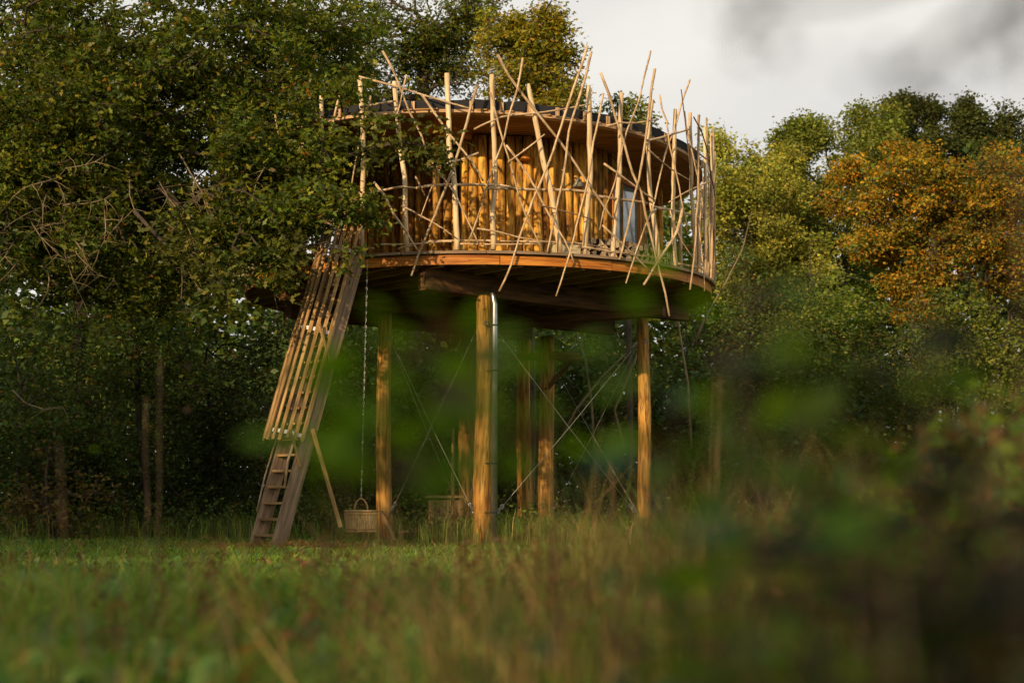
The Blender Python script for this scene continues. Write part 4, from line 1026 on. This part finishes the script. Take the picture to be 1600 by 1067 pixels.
# the tall tangle on the right, two to six metres from the lens
grass('tall_grass', 15000, 2.3, 10, .5, 1.05, .0030, [((0.32, 0.21, 0.085), 4), ((0.20, 0.125, 0.055), 4), ((0.14, 0.21, 0.04), 5), ((0.08, 0.05, 0.025), 3)], 'tall dry grass and stalks standing on the right of the meadow', lean=.35, seed=15,
      dens=lambda X, Y: np.clip((X/Y + .02) * 3.4, 0, 1), hs=False)
n = 30000; Y = np.exp(rng.uniform(math.log(2.2), math.log(8.0), n)); X = (rng.uniform(0, 1, n)**.7 * .42 - .06) * Y
z = rng.uniform(.1, 1, n)**.8 * (.36 + .62*np.clip(X/Y*3.2, 0, 1)); k = tnoise(np.stack([X, Y, z*1.5], 1), 6.0, 31) > .16 - .2*np.clip(X/Y*3, 0, 1)
leaves('weed_leaves', np.stack([X, Y, z], 1)[k], .030, SH_HEX, [((0.13, 0.20, 0.03), 4), ((0.12, 0.21, 0.09), 2.5), ((0.20, 0.11, 0.045), 4), ((0.07, 0.05, 0.025), 3), ((0.16, 0.28, 0.015), 2)], M['grass'], None, droop=.1, kind='stuff')['label'] = 'tangle of small weed leaves on the right of the meadow'
# brown seed heads
seeds = []
for i in range(330):
    Y = math.exp(rnd.uniform(math.log(3.5), math.log(16))); u_ = rnd.choice([rnd.uniform(-1, 1), rnd.uniform(-.1, 1)])
    X = u_ * Y * .35; h = rnd.uniform(.35, .62) * min(1.1, max(.35, 1.5 - Y/14)); m_ = 60
    z = rng.uniform(.45, 1, m_) * h; lx, ly = rnd.gauss(0, .08), rnd.gauss(0, .08)
    seeds.append(np.stack([X + lx*z/h + rng.normal(0, .014, m_), Y + ly*z/h + rng.normal(0, .014, m_), z], 1))
seeds = np.vstack(seeds)
leaves('seed_heads', seeds, .022, SH_HEX, [((0.14, 0.06, 0.03), 4), ((0.22, 0.11, 0.05), 3), ((0.09, 0.04, 0.022), 3)], M['grass'], None, kind='stuff')['label'] = 'brown dock seed heads scattered through the meadow'

# ================================================================ FOREGROUND plants, a metre or two from the lens
def leaf_mesh_obj(c, jag=0):
    sh = [(0, 0, 0), (.18, .2, .03), (.42, .30, .05), (.7, .2, .03), (1, 0, -.10), (.7, -.2, .03), (.42, -.30, .05), (.18, -.2, .03)]
    me = bpy.data.meshes.new('leaf'); mid = [(.25, 0, -.015), (.55, 0, -.02)]
    v = sh + mid
    f = [(0, 1, 8), (1, 2, 8), (8, 2, 9), (2, 3, 9), (3, 4, 9), (4, 5, 9), (5, 6, 9), (9, 6, 8), (6, 7, 8), (7, 0, 8)]
    me.from_pydata(v, [], f); ca = me.color_attributes.new('Col', 'FLOAT_COLOR', 'POINT')
    ca.data.foreach_set('color', np.tile(np.array([*c, 1], dtype=np.float32), len(v)))
    me.polygons.foreach_set('use_smooth', [True]*len(f)); me.materials.append(M['fgleaf']); me.update(); return me
FG = {'green': [leaf_mesh_obj(c) for c in ((.15, .29, .008), (.18, .33, .010), (.12, .24, .008))],
      'olive': [leaf_mesh_obj(c) for c in ((.12, .19, .020), (.15, .21, .025), (.09, .15, .020))],
      'teal': [leaf_mesh_obj(c) for c in ((.06, .14, .07), (.08, .17, .09), (.07, .16, .05))],
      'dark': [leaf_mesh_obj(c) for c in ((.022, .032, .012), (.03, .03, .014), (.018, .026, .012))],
      'brown': [leaf_mesh_obj(c) for c in ((.07, .04, .02), (.05, .032, .018), (.09, .055, .03))]}
def weed(px, py, Y, kind, nl, size, label, sr=.004, lean=0.0, low=.25, spread=.085, stem='stalk', cat='weed'):
    nl = int(nl*(1.9 if kind == 'green' else 2.8)) if sr < .006 else nl; size = size*(.95 if kind == 'dark' else .80)
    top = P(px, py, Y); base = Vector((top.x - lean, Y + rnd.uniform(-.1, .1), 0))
    root = empty('tall_weed', base, label, cat, 'tall weeds close to the viewpoint')
    pts = []
    for i in range(7):
        t = i/6; pts.append(base.lerp(top, t) + Vector((lean*.3*math.sin(t*math.pi), 0, 0)) + Vector((rnd.gauss(0, .006), rnd.gauss(0, .006), 0)))
    MB().tube(pts, [sr*(1.25 - .8*i/6) for i in range(7)], 6, True, .08).build('stem', M[stem], root)
    for i in range(nl):
        t = 1 - (1 - low) * (i + rnd.random()) / nl; f_ = t*6; j = min(int(f_), 5); p = pts[j].lerp(pts[j+1], f_ - j)
        an = i*2.4 + rnd.uniform(-.5, .5); d = Vector((math.cos(an), math.sin(an), rnd.uniform(-.25, .55))).normalized()
        p = p + d * rnd.uniform(0, spread)
        o = bpy.data.objects.new('leaf', rnd.choice(FG[kind if rnd.random() < .75 else rnd.choice(['olive', 'green', 'brown'] if kind != 'dark' else ['dark', 'olive', 'brown'])])); col.objects.link(o); o.parent = root
        s = d.cross(Vector((0, 0, 1))).normalized(); nn_ = s.cross(d)
        tw = rnd.uniform(-.9, .9); s2 = s*math.cos(tw) + nn_*math.sin(tw); n2 = d.cross(s2) * -1
        sz = size * rnd.uniform(.7, 1.25)
        mt = Matrix(((d.x, s2.x, n2.x), (d.y, s2.y, n2.y), (d.z, s2.z, n2.z))).to_4x4()
        o.matrix_local = Matrix.Translation(p - base) @ mt @ Matrix.Scale(sz, 4)
    return root
WEEDS = [
 (690, 500, 1.3, 'green', 9, .055, 'bright green weed whose tip stands before the deck underside', .002, .02, .91),
 (600, 640, 1.2, 'green', 8, .055, 'bright green weed before the foot of the left support post', .002, .02, .92),
 (670, 660, 1.35, 'green', 9, .05, 'bright green weed between the left and front posts', .002, -.02, .91),
 (850, 640, 1.4, 'green', 6, .05, 'green weed in front of the two slim back posts', .002, .02, .92),
 (1040, 620, 1.5, 'olive', 9, .05, 'olive weed just right of the right support post', .003, .02, .6),
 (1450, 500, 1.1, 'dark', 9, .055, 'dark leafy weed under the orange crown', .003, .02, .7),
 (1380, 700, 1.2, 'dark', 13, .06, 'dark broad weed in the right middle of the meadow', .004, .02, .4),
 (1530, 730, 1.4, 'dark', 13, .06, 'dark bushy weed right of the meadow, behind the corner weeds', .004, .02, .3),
 (1280, 800, 1.7, 'dark', 12, .055, 'dark weed standing lower right of the centre', .004, .02, .2),
 (655, 530, 1.25, 'green', 9, .06, 'bright green leafy weed in front of the gap left of the front post', .002, .03, .90),
 (610, 560, 1.25, 'green', 8, .05, 'bright green weed in front of the left support post', .002, .0, .90),
 (735, 610, 1.3, 'green', 8, .055, 'bright green weed crossing the front support post', .002, -.03, .90),
 (800, 580, 1.3, 'green', 7, .05, 'green weed in front of the drain pipe', .002, .02, .90),
 (530, 600, 1.3, 'green', 6, .055, 'green weed in front of the lower stair cage', .002, .03, .90),
 (1150, 360, 1.35, 'green', 11, .055, 'tall green weed just right of the deck edge', .0025, .04, .6),
 (1190, 450, 1.2, 'olive', 10, .055, 'olive weed right of the deck edge, second from the house', .0025, -.02, .5),
 (1130, 560, 1.5, 'teal', 10, .06, 'blue-green weed beside the right support post', .003, .03, .45),
 (1250, 520, 1.3, 'olive', 10, .055, 'olive weed below the pale ash', .003, .0, .5),
 (1300, 600, 1.2, 'green', 10, .055, 'green weed below the tufted oak', .003, .03, .5),
 (1370, 640, 1.35, 'green', 9, .055, 'green weed in front of the brownish bush', .003, -.03, .5),
 (1440, 560, 1.4, 'olive', 9, .055, 'olive weed in front of the broad bush below the beech', .003, .02, .5),
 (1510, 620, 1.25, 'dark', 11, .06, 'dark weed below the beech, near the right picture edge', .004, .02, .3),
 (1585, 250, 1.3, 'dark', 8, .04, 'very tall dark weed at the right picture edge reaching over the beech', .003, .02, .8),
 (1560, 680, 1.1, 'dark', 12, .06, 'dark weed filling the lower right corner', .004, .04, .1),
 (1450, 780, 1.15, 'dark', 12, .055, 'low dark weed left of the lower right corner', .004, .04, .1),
 (1350, 760, 1.5, 'brown', 12, .045, 'brown withered weed in front of the right meadow', .004, -.02, .2),
 (1180, 700, 1.6, 'olive', 12, .055, 'olive weed in front of the back of the meadow', .003, .0, .3),
 (1090, 770, 1.8, 'teal', 11, .05, 'blue-green weed right of the right post foot', .003, .03, .3),
 (1010, 860, 1.7, 'brown', 10, .04, 'short brown weed below the right support post', .003, .03, .2),
 (880, 850, 1.6, 'teal', 9, .05, 'short blue-green weed below the back posts', .003, .02, .3),
 (960, 930, 1.2, 'green', 8, .05, 'short green weed in the middle of the lower picture edge', .003, .02, .3),
 (780, 930, 1.5, 'teal', 8, .05, 'short blue-green weed below the front post', .003, -.02, .3),
 (690, 960, 1.4, 'olive', 8, .05, 'short olive weed left of the front post at the lower edge', .003, .02, .3),
 (1250, 900, 1.3, 'olive', 10, .05, 'short olive weed in the lower right part of the meadow', .003, .0, .2),
 (1130, 960, 1.25, 'brown', 9, .045, 'short brown weed at the lower edge right of the middle', .003, .0, .2),
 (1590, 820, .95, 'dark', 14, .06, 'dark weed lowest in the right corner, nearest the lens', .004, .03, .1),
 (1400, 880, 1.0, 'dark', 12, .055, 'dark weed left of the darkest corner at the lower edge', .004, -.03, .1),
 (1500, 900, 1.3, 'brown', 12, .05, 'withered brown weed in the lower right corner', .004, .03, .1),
 (1590, 520, 1.2, 'dark', 12, .055, 'dark leafy weed halfway up the right picture edge', .004, .03, .4),
 (1230, 640, 1.1, 'teal', 9, .055, 'blue-green weed in front of the low bush right of the posts', .003, .0, .4),
 (1160, 520, 1.05, 'green', 8, .05, 'light green weed beside the deck end, close to the lens', .003, .02, .6),
 (1060, 700, 1.3, 'brown', 9, .045, 'brown leafy weed next to the right post foot', .003, .02, .3),
 (350, 930, 1.8, 'brown', 10, .035, 'short brown dock below the ladder stair', .004, .02, .2),
 (250, 560, 4.8, 'brown', 3, .03, 'tall bare brown stalk standing at the left of the meadow', .0042, .02, .8),
 (232, 620, 5.0, 'brown', 2, .03, 'shorter bare brown stalk beside the tall one on the left', .0035, -.02, .8),
 (95, 690, 3.6, 'brown', 2, .03, 'slanting thick brown stalk at the left of the meadow', .0052, -.20, .8),
 (955, 700, 5.5, 'brown', 4, .03, 'thin brown stalk standing left of the right support post', .006, -.05, .7),
 (1120, 590, 3.2, 'brown', 4, .035, 'brown stalk right of the right support post', .006, .05, .5),
 (1330, 680, 2.2, 'dark', 7, .04, 'dark straight stalk in front of the meadow below the beech', .006, .02, .3),
 (80, 960, 1.9, 'teal', 8, .05, 'short blue-green weed in the lower left corner', .003, .02, .3),
 (520, 960, 1.7, 'teal', 8, .045, 'short blue-green weed at the lower edge below the stair', .003, .0, .3)]
for w in WEEDS: weed(w[0], w[1], w[2], w[3], w[4], w[5], w[6], w[7], w[8], w[9])
# twig entering at the upper right
Y = .75
tw = empty('hanging_branch', P(1640, -40, Y), 'blurred dark leafy branch hanging into the upper right sky', 'branch')
for pts in ([(1660, -60), (1590, 20), (1560, 80), (1555, 100)], [(1660, -60), (1480, 60), (1430, 120), (1340, 125)], [(1480, -60), (1330, -10), (1180, 0), (1175, 50)]):
    MB().tube([P(x, y, Y) for x, y in pts], [.004, .003, .002, .0012], 5).build('stem', M['stalk'], tw)
for (x, y) in [(1555, 60), (1560, 95), (1430, 118), (1395, 108), (1345, 128), (1180, 8), (1175, 45), (1255, 75), (1590, 30), (1490, 95), (1160, 30), (1585, 90), (1450, 150), (1540, 30), (1210, -5), (1600, 0)]:
    for q in range(3):
        p = P(x + rnd.gauss(0, 13), y + rnd.gauss(0, 10), Y + rnd.uniform(-.05, .05)); o = bpy.data.objects.new('leaf', rnd.choice(FG['brown' if q == 0 else 'dark'])); col.objects.link(o); o.parent = tw
        o.matrix_local = Matrix.Translation(p - tw.location) @ Matrix.Rotation(rnd.uniform(0, 6), 4, 'Y') @ Matrix.Rotation(rnd.uniform(-1, 1), 4, 'X') @ Matrix.Scale(.0135, 4)
